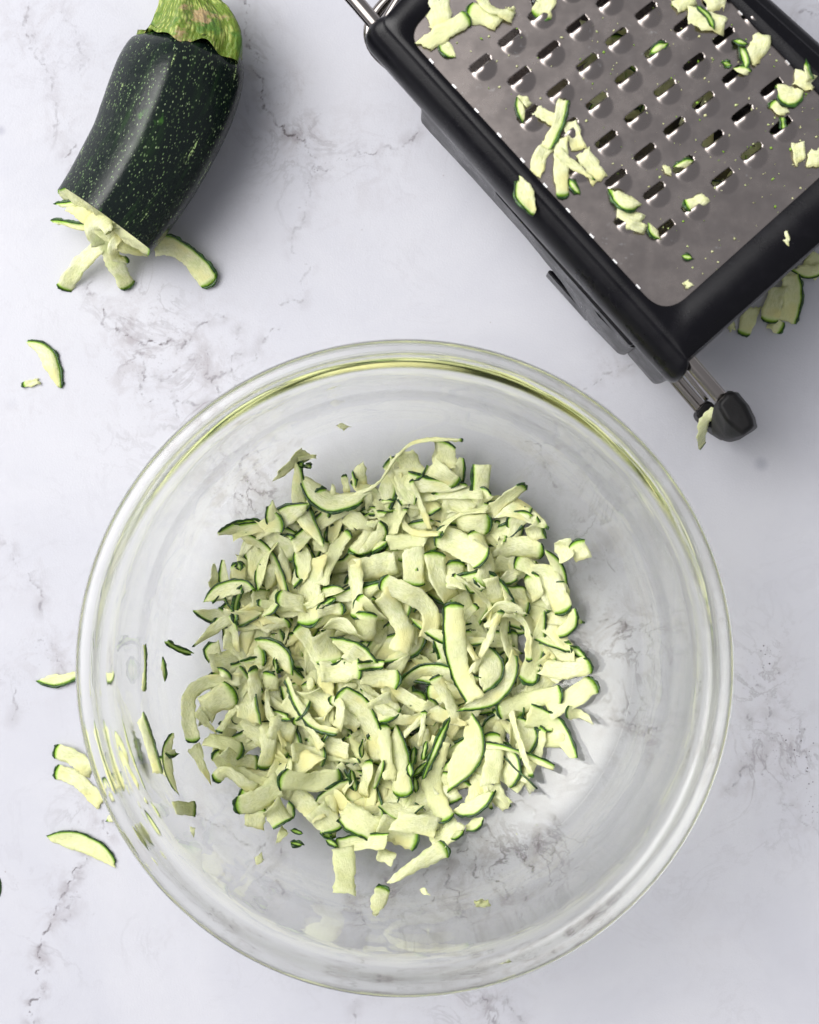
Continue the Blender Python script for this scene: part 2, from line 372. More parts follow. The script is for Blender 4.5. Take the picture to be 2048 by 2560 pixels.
def build_bowl():
    prof = cr(INNER + LIP + OUTER, 3); prof[0, 0] = 0; prof[-1, 0] = 0
    n = 224; V = [(0, 0, prof[0, 1])]; F = []
    rings = []
    for r_, z_ in prof[1:-1]:
        r_ = max(r_, .0004); rings.append(len(V))
        for k in range(n):
            a = 2 * PI * k / n; V.append((r_ * math.cos(a), r_ * math.sin(a), z_))
    V.append((0, 0, prof[-1, 1])); last = len(V) - 1
    for k in range(n): F.append((0, rings[0] + k, rings[0] + (k + 1) % n))
    for a, b in zip(rings[:-1], rings[1:]):
        for k in range(n): F.append((a + k, b + k, b + (k + 1) % n, a + (k + 1) % n))
    for k in range(n): F.append((rings[-1] + k, last, rings[-1] + (k + 1) % n))
    F = [tuple(reversed(f)) for f in F] if False else F
    o = mesh_obj('mixing_bowl', V, F, M_glass); o.location = (BX, BY, 0.0004)
    import bmesh
    bm = bmesh.new(); bm.from_mesh(o.data); bmesh.ops.recalc_face_normals(bm, faces=bm.faces); bm.to_mesh(o.data); bm.free()
    tag(o, 'large clear glass mixing bowl with rolled rim holding shredded zucchini', 'bowl')
build_bowl()
inner_r = np.array([p[0] for p in INNER + LIP[:5]]); inner_z = np.array([p[1] for p in INNER + LIP[:5]]) + .0006
def bowl_floor(x, y): return np.interp(np.hypot(x - BX, y - BY), inner_r, inner_z)

# ------------------------------------------------------------------ height fields on which shreds are dropped
class Field:
    def __init__(s, fn, st=.0006, half=.26):
        s.st = st; s.h = half; g = np.arange(-half, half, st); s.n = len(g)
        X, Y = np.meshgrid(g, g); s.Z = fn(X, Y) * np.ones_like(X)
    def ij(s, x, y):
        return np.clip(((y + s.h) / s.st).astype(int), 0, s.n - 1), np.clip(((x + s.h) / s.st).astype(int), 0, s.n - 1)
    def get(s, x, y): return s.Z[s.ij(np.asarray(x), np.asarray(y))]
    def put(s, x, y, z): np.maximum.at(s.Z, s.ij(np.asarray(x), np.asarray(y)), z)
HC = P(975, 1608, .02)[:2]          # centre of the heap
def dome(x, y):   # silhouette of the packed core
    q = np.clip(1 - (((x - HC[0]) / .080) ** 2 + ((y - HC[1]) / .084) ** 2), 0, 1)
    return .0075 + .014 * q ** .9
ZT = .088                            # top of the grater frame
F_bowl = Field(lambda x, y: np.where((((x - HC[0]) / .074) ** 2 + ((y - HC[1]) / .078) ** 2) < 1, np.maximum(dome(x, y), bowl_floor(x, y)), bowl_floor(x, y)))
F_table = Field(lambda x, y: np.zeros_like(x) + .0002)
F_grater = Field(lambda x, y: np.zeros_like(x) + ZT - .0008)
FIELDS = {'b': F_bowl, 't': F_table, 'g': F_grater}

# ------------------------------------------------------------------ ribbons of grated zucchini
def strip(path, out, up, th, dl, r):
    """closed little band of peel along an edge"""
    V = []; F = []; n = len(path); K = 6
    for i in range(n):
        d = dl * (0.55 + .9 * r.random()) * (0.35 if i in (0, n - 1) else 1)
        for a, b in ((-.18, .56), (.55, .46), (1, .1), (1, -.15), (.55, -.46), (-.18, -.56)):
            V.append(path[i] + out[i] * (a * d) + up[i] * (b * th))
    for i in range(n - 1):
        for k in range(K):
            F.append((i * K + k, i * K + (k + 1) % K, (i + 1) * K + (k + 1) % K, (i + 1) * K + k))
    F.append(tuple(range(K - 1, -1, -1))); F.append(tuple((n - 1) * K + k for k in range(K)))
    return V, F
def resample(pts, step):
    p = cr(pts, 8) if len(pts) > 2 else np.array([np.array(pts[0]) * (1 - t) + np.array(pts[1]) * t for t in np.linspace(0, 1, 9)])
    s = np.r_[0, np.cumsum(np.linalg.norm(np.diff(p, axis=0), axis=1))]
    n = max(6, int(s[-1] / step) + 1); t = np.linspace(0, s[-1], n)
    return np.stack([np.interp(t, s, p[:, k]) for k in range(p.shape[1])], 1), t
def ribbon_data(C, roll, hw, th, flags, prof, seed):
    """C: (n,3) centreline in world space; returns flesh and peel geometry"""
    r = np.random.default_rng(seed)
    n = len(C); T = np.gradient(C, axis=0); T /= np.linalg.norm(T, axis=1)[:, None] + 1e-12
    Rt = np.stack([T[:, 1], -T[:, 0], np.zeros(n)], 1); Rt /= np.linalg.norm(Rt, axis=1)[:, None] + 1e-9   # right hand side seen from above
    U = np.cross(Rt, T); U *= np.sign(U[:, 2:3] + 1e-9)
    cr_, sr_ = np.cos(roll)[:, None], np.sin(roll)[:, None]
    N = Rt * cr_ + U * sr_; B = U * cr_ - Rt * sr_
    s = np.linspace(0, 1, n); sl = np.r_[0, np.cumsum(np.linalg.norm(np.diff(C, axis=0), axis=1))]; L = sl[-1]
    if prof == 'c': wp = np.sin(PI * np.clip(s * .96 + .02, 0, 1)) ** .62
    elif prof == 't': wp = (1 - s * .97) ** .5
    elif prof == 'b': wp = (.03 + s * .97) ** .5
    else: wp = np.ones(n)
    wp = wp * (1 + .06 * np.sin(s * 9 + r.random() * 6) + .03 * np.sin(s * 23 + r.random() * 6))
    K = 7; ts = np.linspace(-1, 1, K); curl = r.uniform(-.38, .38)
    V = []; rind = []; uv = []
    jl = r.normal(0, .00017, n) + np.convolve(r.normal(0, .0002, n), np.ones(3) / 3, 'same'); jr = r.normal(0, .00017, n) + np.convolve(r.normal(0, .0002, n), np.ones(3) / 3, 'same')
    if 'L' in flags: jl = jl * .15
    if 'R' in flags: jr = jr * .15
    js, je = r.normal(0, .00030, K) + ts * hw * r.normal(0, .28), r.normal(0, .00030, K) + ts * hw * r.normal(0, .28)
    wob = lambda: .00022 * np.sin(s * r.uniform(5, 12) + r.uniform(0, 6)) + .00010 * np.sin(s * r.uniform(14, 30) + r.uniform(0, 6))
    jl = jl + wob() * (0.2 if 'L' in flags else 1); jr = jr + wob() * (0.2 if 'R' in flags else 1)
    hwv = hw * wp
    grid = np.zeros((n, K, 3))
    u1, u2, u3, u4 = r.uniform(0, 6.3, 4); q1, q2 = r.uniform(5, 10), r.uniform(12, 20)
    ruf = .00030 * np.sin(s[:, None] * q1 + ts[None] * 1.7 + u1) + .00009 * np.sin(s[:, None] * q2 - ts[None] * 3.1 + u2) + .00045 * ts[None] * np.sin(s[:, None] * q1 * .8 + u3)
    for i in range(n):
        for k, t in enumerate(ts):
            lat = t * hwv[i]
            if k == 0: lat += jl[i]
            if k == K - 1: lat += jr[i]
            g = C[i] + N[i] * lat + B[i] * (curl * (t * t - .4) * hwv[i] * .8)
            if i == 0: g = g - T[i] * ((.35 * hwv[i] * (1 - t * t)) if 's' in flags else js[k])
            if i == n - 1: g = g + T[i] * ((.35 * hwv[i] * (1 - t * t)) if 'e' in flags else je[k])
            grid[i, k] = g + B[i] * (r.normal(0, .00006) + ruf[i, k])
    e = np.where(np.abs(ts) > .99, .16, np.where(np.abs(ts) > .6, .85, 1.0))
    ef = np.ones(n); ef[0] = ef[-1] = .35
    top = grid + B[:, None, :] * (th / 2 * e[None, :, None] * ef[:, None, None]); bot = grid - B[:, None, :] * (th / 2 * e[None, :, None] * ef[:, None, None])
    for lay in (top, bot):
        for i in range(n):
            for k in range(K):
                V.append(lay[i, k]); d = 9.0
                if 'L' in flags: d = min(d, (1 + ts[k]) * hwv[i] * 1000)
                if 'R' in flags: d = min(d, (1 - ts[k]) * hwv[i] * 1000)
                if 's' in flags: d = min(d, sl[i] * 1000)
                if 'e' in flags: d = min(d, (L - sl[i]) * 1000)
                rind.append(d); uv.append((ts[k] * hwv[i] + .05, sl[i]))
    F = []; o2 = n * K
    for i in range(n - 1):
        for k in range(K - 1):
            a, b, c, d = i * K + k, i * K + k + 1, (i + 1) * K + k + 1, (i + 1) * K + k
            F.append((a, b, c, d)); F.append((o2 + a, o2 + d, o2 + c, o2 + b))
        for k in (0, K - 1):
            a, d = i * K + k, (i + 1) * K + k
            F.append((a, d, o2 + d, o2 + a) if k == 0 else (d, a, o2 + a, o2 + d))
    for i in (0, n - 1):
        for k in range(K - 1):
            a, b = i * K + k, i * K + k + 1
            F.append((b, a, o2 + a, o2 + b) if i == 0 else (a, b, o2 + b, o2 + a))
    PV, PF = [], []
    dl = r.uniform(.0004, .0010)
    def add(path, out, up):
        v, f = strip(path, out, up, th * 1.02, dl, r); o_ = len(PV); PV.extend(v); PF.extend([tuple(i + o_ for i in q) for q in f])
    if 'L' in flags: add(grid[:, 0], -N, B)
    if 'R' in flags: add(grid[:, K - 1], N, B)
    if 's' in flags: add(grid[0], np.repeat(-T[:1], K, 0), np.repeat(B[:1], K, 0))
    if 'e' in flags: add(grid[-1], np.repeat(T[-1:], K, 0), np.repeat(B[-1:], K, 0))
    return V, F, rind, uv, PV, PF, grid
SHREDS = []     # records used for the labels
def lay_shred(surf, pts, w, flags='', prof='r', seed=0, zs=None, th=None, info=None, lift=None):
    """pts in photograph pixels; the ribbon comes down on what already lies there"""
    r = np.random.default_rng(seed + 1000)
    fld = FIELDS[surf]
    z0 = {'b': .03, 't': .001, 'g': ZT}[surf]
    if zs is None:
        pw = [P(x, y, z0) for x, y in pts]
        for _ in range(3):
            hz = [float(np.clip(fld.get(q[0], q[1]), 0, .099)) for q in pw]
            pw = [P(x, y, .5 * h + .5 * np.mean(hz) + .001) for (x, y), h in zip(pts, hz)]
    else: pw = [P(x, y, z) for (x, y), z in zip(pts, zs)]
    C, sl = resample([tuple(q) for q in pw], .0013)
    n = len(C); hw = w / 2 * (DIST - C[:, 2].mean()) / FPX
    if th is None: th = r.uniform(.0006, .0010)
    s = np.linspace(0, 1, n)
    if zs is None:
        T = np.gradient(C[:, :2], axis=0); T /= np.linalg.norm(T, axis=1)[:, None] + 1e-9
        Rt = np.stack([T[:, 1], -T[:, 0]], 1)
        hs = np.stack([fld.get(C[:, 0] + Rt[:, 0] * hw * t, C[:, 1] + Rt[:, 1] * hw * t) for t in (-.8, -.4, 0, .4, .8)], 1)
        slope = np.median((hs[:, 4] - hs[:, 0])) / (1.6 * hw)
        roll0 = np.clip(math.atan(slope), -.75, .75)
        cm = C[:, :2].mean(0); messy = surf == 'b' and (((cm[0] - HC[0]) / .086) ** 2 + ((cm[1] - HC[1]) / .090) ** 2) < 1
        if surf == 'b' and not messy: roll0 *= .45
        roll = roll0 + (r.normal(0, .24) if messy else r.normal(0, .06)) + (r.normal(0, .28) if messy else .05) * (s - .5)
        h = hs.mean(1) * .6 + hs.max(1) * .4
        A = np.stack([np.ones(n), s], 1); co = np.linalg.lstsq(A, h, rcond=None)[0]
        if messy: co[1] = np.clip(co[1], -.022, .022)
        k = np.array([1, 2, 3, 2, 1.]) / 9; sm = np.convolve(np.pad(h, 2, 'edge'), k, 'valid')
        if n >= 12: sm = np.convolve(np.pad(sm, 4, 'edge'), np.ones(9) / 9, 'valid')
        z = .45 * (A @ co) + .55 * sm
        z += np.percentile(h - z, 92) + th * .6
        lf = lift if lift is not None else (r.uniform(-.0022, .0036) if messy else r.uniform(0, .0008))
        z += lf * 4 * s * (1 - s) + (r.uniform(0, .0034) * (2 * s - 1) ** 2 if messy else 0)
        if messy: z += r.normal(0, .0016) * (s - .5) * 2
        z = np.maximum(z, .0008 if surf == 't' else (bowl_floor(C[:, 0], C[:, 1]) + th * .6 if surf == 'b' else ZT - .001 + th * .6))
        for i in range(n):                      # keep the measured place in the picture at the new height
            kx = (DIST - z[i]) / (DIST - C[i, 2]); C[i, 0] *= kx; C[i, 1] *= kx
        C[:, 2] = z
        if surf != 'b':
            lowest = np.abs(np.sin(roll)) * hw; C[:, 2] += lowest * .8
    else: roll = np.full(n, float(info.get('roll', 0)) if info else 0.0) + (info.get('twist', 0) if info else 0) * (s - .5)
    dat = ribbon_data(C, roll, hw, th, flags, prof, seed)
    g = dat[6]
    if zs is None:
        for a in np.linspace(0, 1, 3):          # fill between grid rows
            gg = g[:-1] * (1 - a) + g[1:] * a
            for b in np.linspace(0, 1, 3):
                q = gg[:, :-1] * (1 - b) + gg[:, 1:] * b
                fld.put(q[..., 0].ravel(), q[..., 1].ravel(), (q[..., 2] + th * .5).ravel())
    return dat, C, sl[-1]
def shred_object(dat, name='zucchini_shred', parent=None):
    V, F, rind, uv, PV, PF, g = dat
    base = g.reshape(-1, 3).mean(0); base[2] = g[..., 2].min()
    if parent is None:
        root = empty(name, base)
    else:
        root = None
    off = base if root else np.zeros(3)
    if PV and root is None:
        fl = mesh_obj(name, np.array(V) - off, F, M_flesh, parent, True, {'rind': rind}, uv)
        mesh_obj('peel', np.array(PV), PF, M_peel, fl, True)
        return fl
    fl = mesh_obj('flesh', np.array(V) - off, F, M_flesh, root or parent, True, {'rind': rind}, uv)
    if root is None: fl.name = name; return fl
    if PV: mesh_obj('peel', np.array(PV) - off, PF, M_peel, root, True)
    return root

# zoom windows in which the shreds were measured: (x offset, y offset, scale)
ZW = {'5': (450, 1050, .3188), '6': (950, 1050, .3188), '7': (450, 1600, .3188), '8': (950, 1600, .3479), '9': (0, 1500, .3709),
      'w': (200, 850, .4638), 'q': (1300, 500, .4336), 'a': (850, 0, .3478), 'c': (1400, 0, .3757), 'f': (1350, 600, .3478), 'n': (0, 0, 1)}
# window surface layer width flags profile | points      (flags: L/R peel on that side of travel, s/e on the ends, - none)
HERO = """
5 b 0 130 L b|300,890 450,850 600,850 760,900
5 b 1 110 R c|715,650 740,770 830,880
5 b 2 110 R c|770,960 680,1060 640,1180 620,1320
5 b 1 110 L c|200,1425 330,1340 470,1310 570,1330
5 b 2 34 RL c|485,1310 440,1430 430,1590
5 b 2 45 L c|300,1470 400,1560 450,1640
5 b 1 45 L c|250,1430 340,1400 410,1500
5 b 0 90 - t|235,1320 270,1240 265,1130
5 b 1 120 L r|560,1400 690,1390
5 b 2 90 R c|660,1540 730,1440 770,1330
5 b 2 120 - r|780,1400 985,1450
5 b 1 105 e r|440,1600 640,1590 840,1590
7 b 2 110 L c|600,10 760,90 870,270
5 b 2 100 R r|1440,650 1250,700 1050,850 890,1000
5 b 1 120 R c|930,960 970,1120 950,1270
5 b 2 90 s r|1320,890 1200,1050 1110,1290
5 b 1 90 L r|1040,960 1160,1000
5 b 1 55 sL t|1050,550 990,680 930,810
5 b 0 80 s r|1105,555 1115,650
5 b 0 60 - b|1200,500 1200,600
5 b 0 120 - t|1400,500 1430,330
5 b 1 50 s r|1290,440 1310,570
5 b 1 35 L c|1350,410 1375,520
6 b 3 28 s r|640,155 400,150 240,190 120,310 -20,500 -230,610
5 b 1 125 - r|1290,730 1400,810 1440,860
5 b 2 66 - r|1510,790 1450,930 1350,1030
5 b 2 100 L c|1560,800 1570,900 1410,1050
5 b 1 60 R c|1350,1050 1480,1020 1620,960
5 b 1 60 L c|1440,760 1620,730
5 b 0 180 L r|1560,790 1740,800
5 b 0 40 L c|1530,645 1670,640
5 b 2 66 e r|1460,560 1500,700
5 b 1 95 s r|800,920 820,1100 820,1270
5 b 2 40 L c|785,895 890,925
5 b 1 80 - r|700,1130 720,1310
5 b 1 80 L c|1080,1360 1290,1330
5 b 2 36 RL c|1080,1480 1220,1400
5 b 1 105 - r|1370,1120 1380,1350 1390,1530
5 b 1 170 e r|1060,1080 1020,1300 1010,1580
5 b 0 160 - r|1400,1180 1700,1120
6 b 2 125 s r|30,1270 200,1350 340,1430 400,1560 370,1720
6 b 2 130 - r|10,1360 110,1500 190,1660 150,1820
5 b 1 140 - r|1400,1420 1560,1570
5 b 1 150 e r|1440,1720 1460,1530
5 b 2 125 - c|1110,1640 1250,1600 1410,1690
5 b 1 85 - r|1090,1500 1270,1480
6 b 1 105 - r|60,960 370,940
6 b 1 145 - r|260,1000 270,1280
6 b 0 165 s r|510,190 510,400
6 b 1 120 e r|400,360 590,490
6 b 1 130 e r|190,250 290,440
6 b 3 50 e r|180,420 160,640 180,800 270,880 480,890
6 b 3 42 s r|250,480 330,690 400,860
6 b 1 110 - r|290,470 420,720
6 b 1 135 s r|450,600 600,650 740,720
6 b 1 125 L c|710,590 880,590
6 b 2 105 s r|1110,520 980,620 870,710
6 b 3 70 e r|840,700 640,740 510,820 470,900
6 b 1 110 R c|1190,760 1080,780 1020,870
6 b 1 110 L r|1190,810 1240,940
6 b 1 145 e r|900,1010 1100,1000 1260,1030
6 b 0 130 e r|900,1110 1080,1150 1210,1180
6 b 2 165 se r|470,900 640,990 800,1090
6 b 1 125 se r|760,890 840,1130 790,1280
6 b 2 100 L c|880,790 970,960
6 b 1 140 - r|600,810 840,820
6 b 1 80 L c|1300,1020 1380,1140 1430,1300 1460,1480
6 b 1 140 - r|1180,1210 1300,1210 1370,1330 1440,1490
6 b 2 125 - r|1190,1230 1240,1400
6 b 2 120 - r|1430,940 1470,1090
6 b 1 115 - r|1540,970 1600,1090
6 b 1 145 s r|430,1060 450,1220 560,1400
6 b 1 130 s r|590,1130 600,1320
6 b 1 105 - r|870,1240 920,1440
6 b 1 95 R c|940,1250 1090,1210
6 b 0 105 L r|970,1350 1160,1380
6 b 1 90 R c|670,1290 820,1320
8 b 2 125 sR r|526,-240 545,50 590,260 690,430
6 b 2 100 - c|800,1560 950,1460 1140,1510
6 b 3 52 e r|830,1620 960,1520 1090,1550 1160,1660 1165,1880
8 b 3 50 s r|870,-200 780,0 660,240
8 b 2 125 eL b|1170,-200 1120,60 1060,290
6 b 1 85 L c|1525,1480 1480,1620 1340,1690
8 b 1 120 L r|1180,90 1390,90
8 b 2 46 RL c|1370,50 1480,130
8 b 2 105 - r|1170,190 1330,220 1500,180
8 b 1 125 s r|1530,320 1360,430 1210,520
8 b 2 110 se r|860,500 1050,440 1290,390
8 b 1 80 s t|1350,520 1440,530 1530,600
8 b 2 170 L t|1060,540 1250,620 1400,850
8 b 2 160 L c|650,550 670,740 590,900 490,1060
8 b 1 110 L c|960,90 930,250 800,400 590,490
8 b 1 150 L c|770,60 800,200 740,360
8 b 2 120 s r|800,690 820,850 790,1040
8 b 1 105 L c|860,740 950,880 930,1060
8 b 1 115 L r|700,830 720,980 680,1160
8 b 1 95 R c|530,1240 680,1190 810,1090
8 b 2 120 e r|440,720 380,950 400,1130 470,1280
8 b 2 125 Le r|80,690 140,880 160,1100
8 b 3 44 RL c|335,735 310,860
8 b 3 36 RL c|245,770 230,900
8 b 3 40 RL c|210,890 225,980
8 b 3 36 RL c|250,990 262,1095
8 b 3 36 RL c|330,885 245,975
8 b 2 40 s r|320,520 290,760
8 b 3 36 RL c|500,560 420,740 310,1000
8 b 2 75 s r|400,270 490,430 540,580 490,690
8 b 1 115 L c|980,560 1060,680 1000,860
8 b 0 105 - r|1150,640 1100,850 1000,1010
8 b 1 76 e t|820,1050 930,1190
8 b 1 76 R c|620,1370 740,1285
8 b 1 120 - r|370,1460 490,1400 560,1300
8 b 1 50 R c|510,1430 600,1370
8 b 1 110 s t|460,1500 250,1620 70,1750
8 b 1 105 s t|20,1790 -10,1880 -40,1990
8 b 1 115 R c|0,1190 170,1240 320,1190
8 b 1 120 - r|100,1300 420,1350
8 b 0 145 - r|-10,1330 250,1430
8 b 1 115 L c|350,430 380,620
7 b 1 100 e r|480,310 250,320 100,400 60,560 100,780
7 b 0 190 - r|400,420 160,560
7 b 1 85 - t|130,560 280,730
7 b 2 56 e r|530,350 420,540 310,720
7 b 2 105 s r|580,240 600,450 640,640
7 b 3 46 - r|680,380 690,560 760,680 820,850
7 b 1 105 e r|690,650 690,850 670,990
7 b 1 105 s r|700,270 710,400
7 b 2 135 sL r|1260,430 1400,520 1500,700 1560,950
7 b 2 130 e r|880,880 1000,900 1120,920
7 b 2 140 se r|810,1090 1000,1110 1240,1080
7 b 0 110 R c|290,10 230,170
7 b 1 140 e r|240,180 450,160 640,120
7 b 2 56 L c|300,230 400,310
7 b 1 130 - r|200,780 340,800 470,870
7 b 1 85 e r|340,880 480,950 600,960
7 b 0 80 s r|270,900 370,1000 600,1100 700,1110
7 b 1 85 s r|290,1090 370,1030 500,1130 600,1170
7 b 2 145 s r|460,1300 600,1260 780,1130
7 b 1 135 s r|600,1330 580,1470
7 b 1 155 e r|720,1290 800,1430
7 b 0 60 L c|850,1270 880,1400
7 b 1 85 R c|860,930 830,1110
7 b 0 85 - t|110,830 160,960 240,1110
7 b 1 160 - r|1060,1330 1210,1480
7 b 2 170 R r|1290,1330 1400,1420 1550,1490
7 b 2 105 sL r|1240,1620 1400,1590 1620,1580
n b 1 54 - r|855,2118 862,2170 860,2235
7 b 2 46 RL c|1340,1020 1370,1180
7 b 2 85 - r|1480,960 1440,1220
7 b 2 85 s r|1590,680 1620,900 1650,1100
7 b 2 46 L c|1600,940 1520,1170
7 b 1 120 - r|1220,1000 1330,1160
7 b 2 56 e r|1150,930 1400,950
7 b 1 120 L r|1260,560 1410,680
7 b 1 105 e r|1100,600 1150,760
7 b 2 76 s r|1190,480 1255,520 1230,700
7 b 1 155 - r|1000,400 1180,560
7 b 1 170 - r|830,450 960,560
7 b 2 60 RL c|700,560 860,620
7 b 1 155 - r|700,680 900,720
7 b 2 76 - r|900,640 1000,680 1110,850
7 b 1 145 e r|1100,250 1400,230
7 b 2 56 RL r|1400,210 1600,190
7 b 1 125 - r|1420,280 1700,310
7 b 1 190 e r|1120,-60 1180,160
7 b 1 105 L c|1190,0 1380,90 1530,180
7 b 2 44 RL c|745,150 765,250
7 b 1 160 - r|1550,450 1650,600
7 b 1 125 - r|1130,800 1320,880
7 b 2 56 RL c|1430,790 1420,920
7 b 1 75 - t|830,1480 760,1590
7 b 1 28 RL c|870,1490 960,1520
7 b 1 28 RL c|870,1590 960,1610
7 b 1 30 RL c|1120,1510 1190,1530
7 b 1 38 RL c|1150,1570 1235,1615
7 b 1 85 - c|600,1700 650,1725
w b 1 110 - t|1215,600 1060,735
w b 2 28 RL c|1170,700 1200,660
w b 2 28 RL c|1215,670 1245,685
w b 2 32 - r|1180,640 1275,625
w b 1 30 - c|1385,462 1455,470
w b 1 28 RL c|850,1200 862,1240
9 b 1 80 R c|1165,900 1115,1080 1165,1320
9 b 1 90 e r|1120,1430 1280,1430
9 b 2 50 R c|1120,1030 1190,1030
9 b 1 34 L r|940,300 950,430 920,620
9 b 1 26 L c|1095,390 1110,550
9 b 1 24 RL r|1120,280 1200,330 1290,360
9 b 1 60 - t|1250,1570 1250,1640
8 b 1 60 - r|690,1930 800,1930
8 b 1 50 - c|290,1800 350,1820
8 b 1 80 - r|-20,1530 100,1580
n t 1 38 L c|68,855 115,885 150,970
n t 1 17 s r|60,962 98,952
9 t 1 74 R c|258,540 390,540 540,500
9 t 1 110 s r|385,1020 500,1060 620,1150
9 t 2 100 s r|385,1160 520,1210 690,1370
9 t 1 125 L c|320,1600 500,1620 660,1690 775,1790
9 t 1 70 L c|730,830 790,1060 890,1310
9 b 1 80 L r|890,800 960,1000 1010,1190
9 t 1 60 s c|720,1490 800,1450
9 t 1 60 L c|930,1420 990,1520
9 t 1 50 L c|1000,1090 1090,1110
9 t 1 60 e t|1080,1190 990,1180
q t 1 85 s r|1290,765 1345,620
q t 2 105 s r|1440,690 1460,600 1490,500
q t 1 110 L r|1555,430 1570,580 1530,700
q t 0 80 e r|1440,700 1505,740
q t 1 80 R c|1580,400 1690,410 1760,370
q t 1 60 - r|1200,735 1240,715
q t 0 110 - r|1530,420 1600,480
q t 0 120 - r|1650,330 1740,420
a g 0 165 - r|715,-30 715,215
a g 1 120 e r|600,330 760,220 910,130
a g 0 150 s r|940,90 1060,110 1150,160
a g 0 90 R c|720,300 820,410
a g 0 75 - r|1000,-20 1100,70 1250,120
a g 0 44 - c|1215,65 1258,65
a g 0 140 e r|1490,-20 1440,110
a g 0 55 R c|1275,700 1320,880
a g 0 60 - r|1310,690 1360,760
a g 0 85 - r|1410,790 1500,840 1580,900
a g 1 100 - r|1500,1040 1440,1130 1400,1260
a g 2 75 L r|1610,710 1560,900 1480,1060
a g 2 105 e r|1590,990 1590,1200 1600,1400
a g 1 105 - r|1650,880 1720,1080
a g 1 130 R c|1290,1270 1330,1400 1400,1540
c g 3 75 e t|-20,1000 90,1100 225,1190
c g 0 115 - r|150,1010 270,1200
c g 0 44 RL c|60,1200 130,1290
c g 0 140 - r|800,-20 850,60
c g 1 150 - r|960,0 1110,-10
c g 1 120 - r|850,100 960,130 1100,180
c g 2 30 RL c|910,40 990,110 1020,190
c g 1 125 - r|1340,230 1330,310 1250,400
c g 2 36 RL c|1155,270 1250,295
c g 1 46 RL c|1200,300 1240,420 1210,450
c g 1 56 L c|1170,450 1270,480
c g 0 110 - r|1560,510 1700,560
c g 1 60 R t|1660,540 1630,420
c g 1 125 R c|1440,570 1540,640 1620,610
c g 0 60 s r|1410,690 1500,760
c g 0 24 RL r|1480,780 1490,860
c g 0 85 - r|1580,950 1600,1080
c g 0 115 - r|1650,1050 1745,1050
c g 1 110 R c|350,1270 430,1340 530,1370
c g 0 95 - r|380,1400 540,1480
c g 0 65 - r|440,1490 570,1530
c g 1 56 R c|590,1490 660,1590
c g 0 70 - t|1480,1540 1530,1640
c g 0 75 s r|850,1370 970,1310
c g 0 55 RL c|600,350 710,290
c g 0 50 - c|690,1100 740,1160
c g 0 46 L c|760,1110 890,1070
c g 0 34 RL c|815,1705 880,1715
c g 0 30 RL c|1085,420 1140,430
n g 0 20 - c|1708,708 1732,714
"""
# -- hidden core of the heap: countless crossing shreds under the visible ones
def build_core():
    V, F, R_, U_, PV, PF = [], [], [], [], [], []
    r = np.random.default_rng(5)
    for k in range(280):
        while True:
            a, b = r.uniform(-1, 1, 2)
            if a * a + b * b < .86: break
        q = (1 - a * a - b * b)
        x = HC[0] + a * .075; y = HC[1] + b * .078
        ztop = .0075 + .014 * max(q, 0) ** .9
        z = max(.0095, ztop - abs(r.normal(0, .006)) - .0035)
        if np.hypot(x - BX, y - BY) > .072: z = max(z, float(bowl_floor(x, y)) + .004)
        L = r.uniform(.020, .038); ang = r.uniform(0, 2 * PI); tilt = r.normal(0, .22)
        d = np.array([math.cos(ang), math.sin(ang), math.sin(tilt)]) * L / 2; bend = np.array([-d[1], d[0], 0]) * r.normal(0, .25)
        c = np.array([x, y, z])
        C, _ = resample([tuple(c - d), tuple(c + bend), tuple(c + d)], .002)
        C[:, 2] = np.maximum(C[:, 2], bowl_floor(C[:, 0], C[:, 1]) + .0015)
        dat = ribbon_data(C, np.full(len(C), r.normal(0, .35)), r.uniform(.0032, .0052), r.uniform(.0006, .0010), r.choice(['L', 'R', 's', 'e', 'L']), r.choice(['r', 'c', 't']), 9000 + k)
        o_ = len(V); V += list(dat[0]); F += [tuple(i + o_ for i in f) for f in dat[1]]; R_ += dat[2]; U_ += dat[3]
        o_ = len(PV); PV += list(dat[4]); PF += [tuple(i + o_ for i in f) for f in dat[5]]
    root = mesh_obj('zucchini_shred_mass', V, F, M_flesh, None, True, {'rind': R_}, U_)
    tag(root, 'tangled mass of grated zucchini deep inside the heap in the glass bowl', 'grated zucchini', kind='stuff')
    pe = mesh_obj('peel', PV, PF, M_peel, root, True); pe['kind'] = 'stuff'
build_core()

items = []
for li, line in enumerate(HERO.strip().splitlines()):
    head, pp = line.split('|'); win, surf, lay, w, fl, prof = head.split()
    ox, oy, sc = ZW[win]
    pts = [tuple(float(v) for v in q.split(',')) for q in pp.split()]
    if fl == '-' and surf == 'b' and prof == 'r' and li % 5 in (0, 2, 3): fl = 'se'[li % 2]
    items.append(dict(surf=surf, lay=int(lay), w=float(w) * sc * (1.18 if surf == 'b' and float(w) > 60 else 1), fl=fl.replace('-', ''), prof=prof, pts=[(ox + x * sc, oy + y * sc) for x, y in pts], seed=li, hero=True))
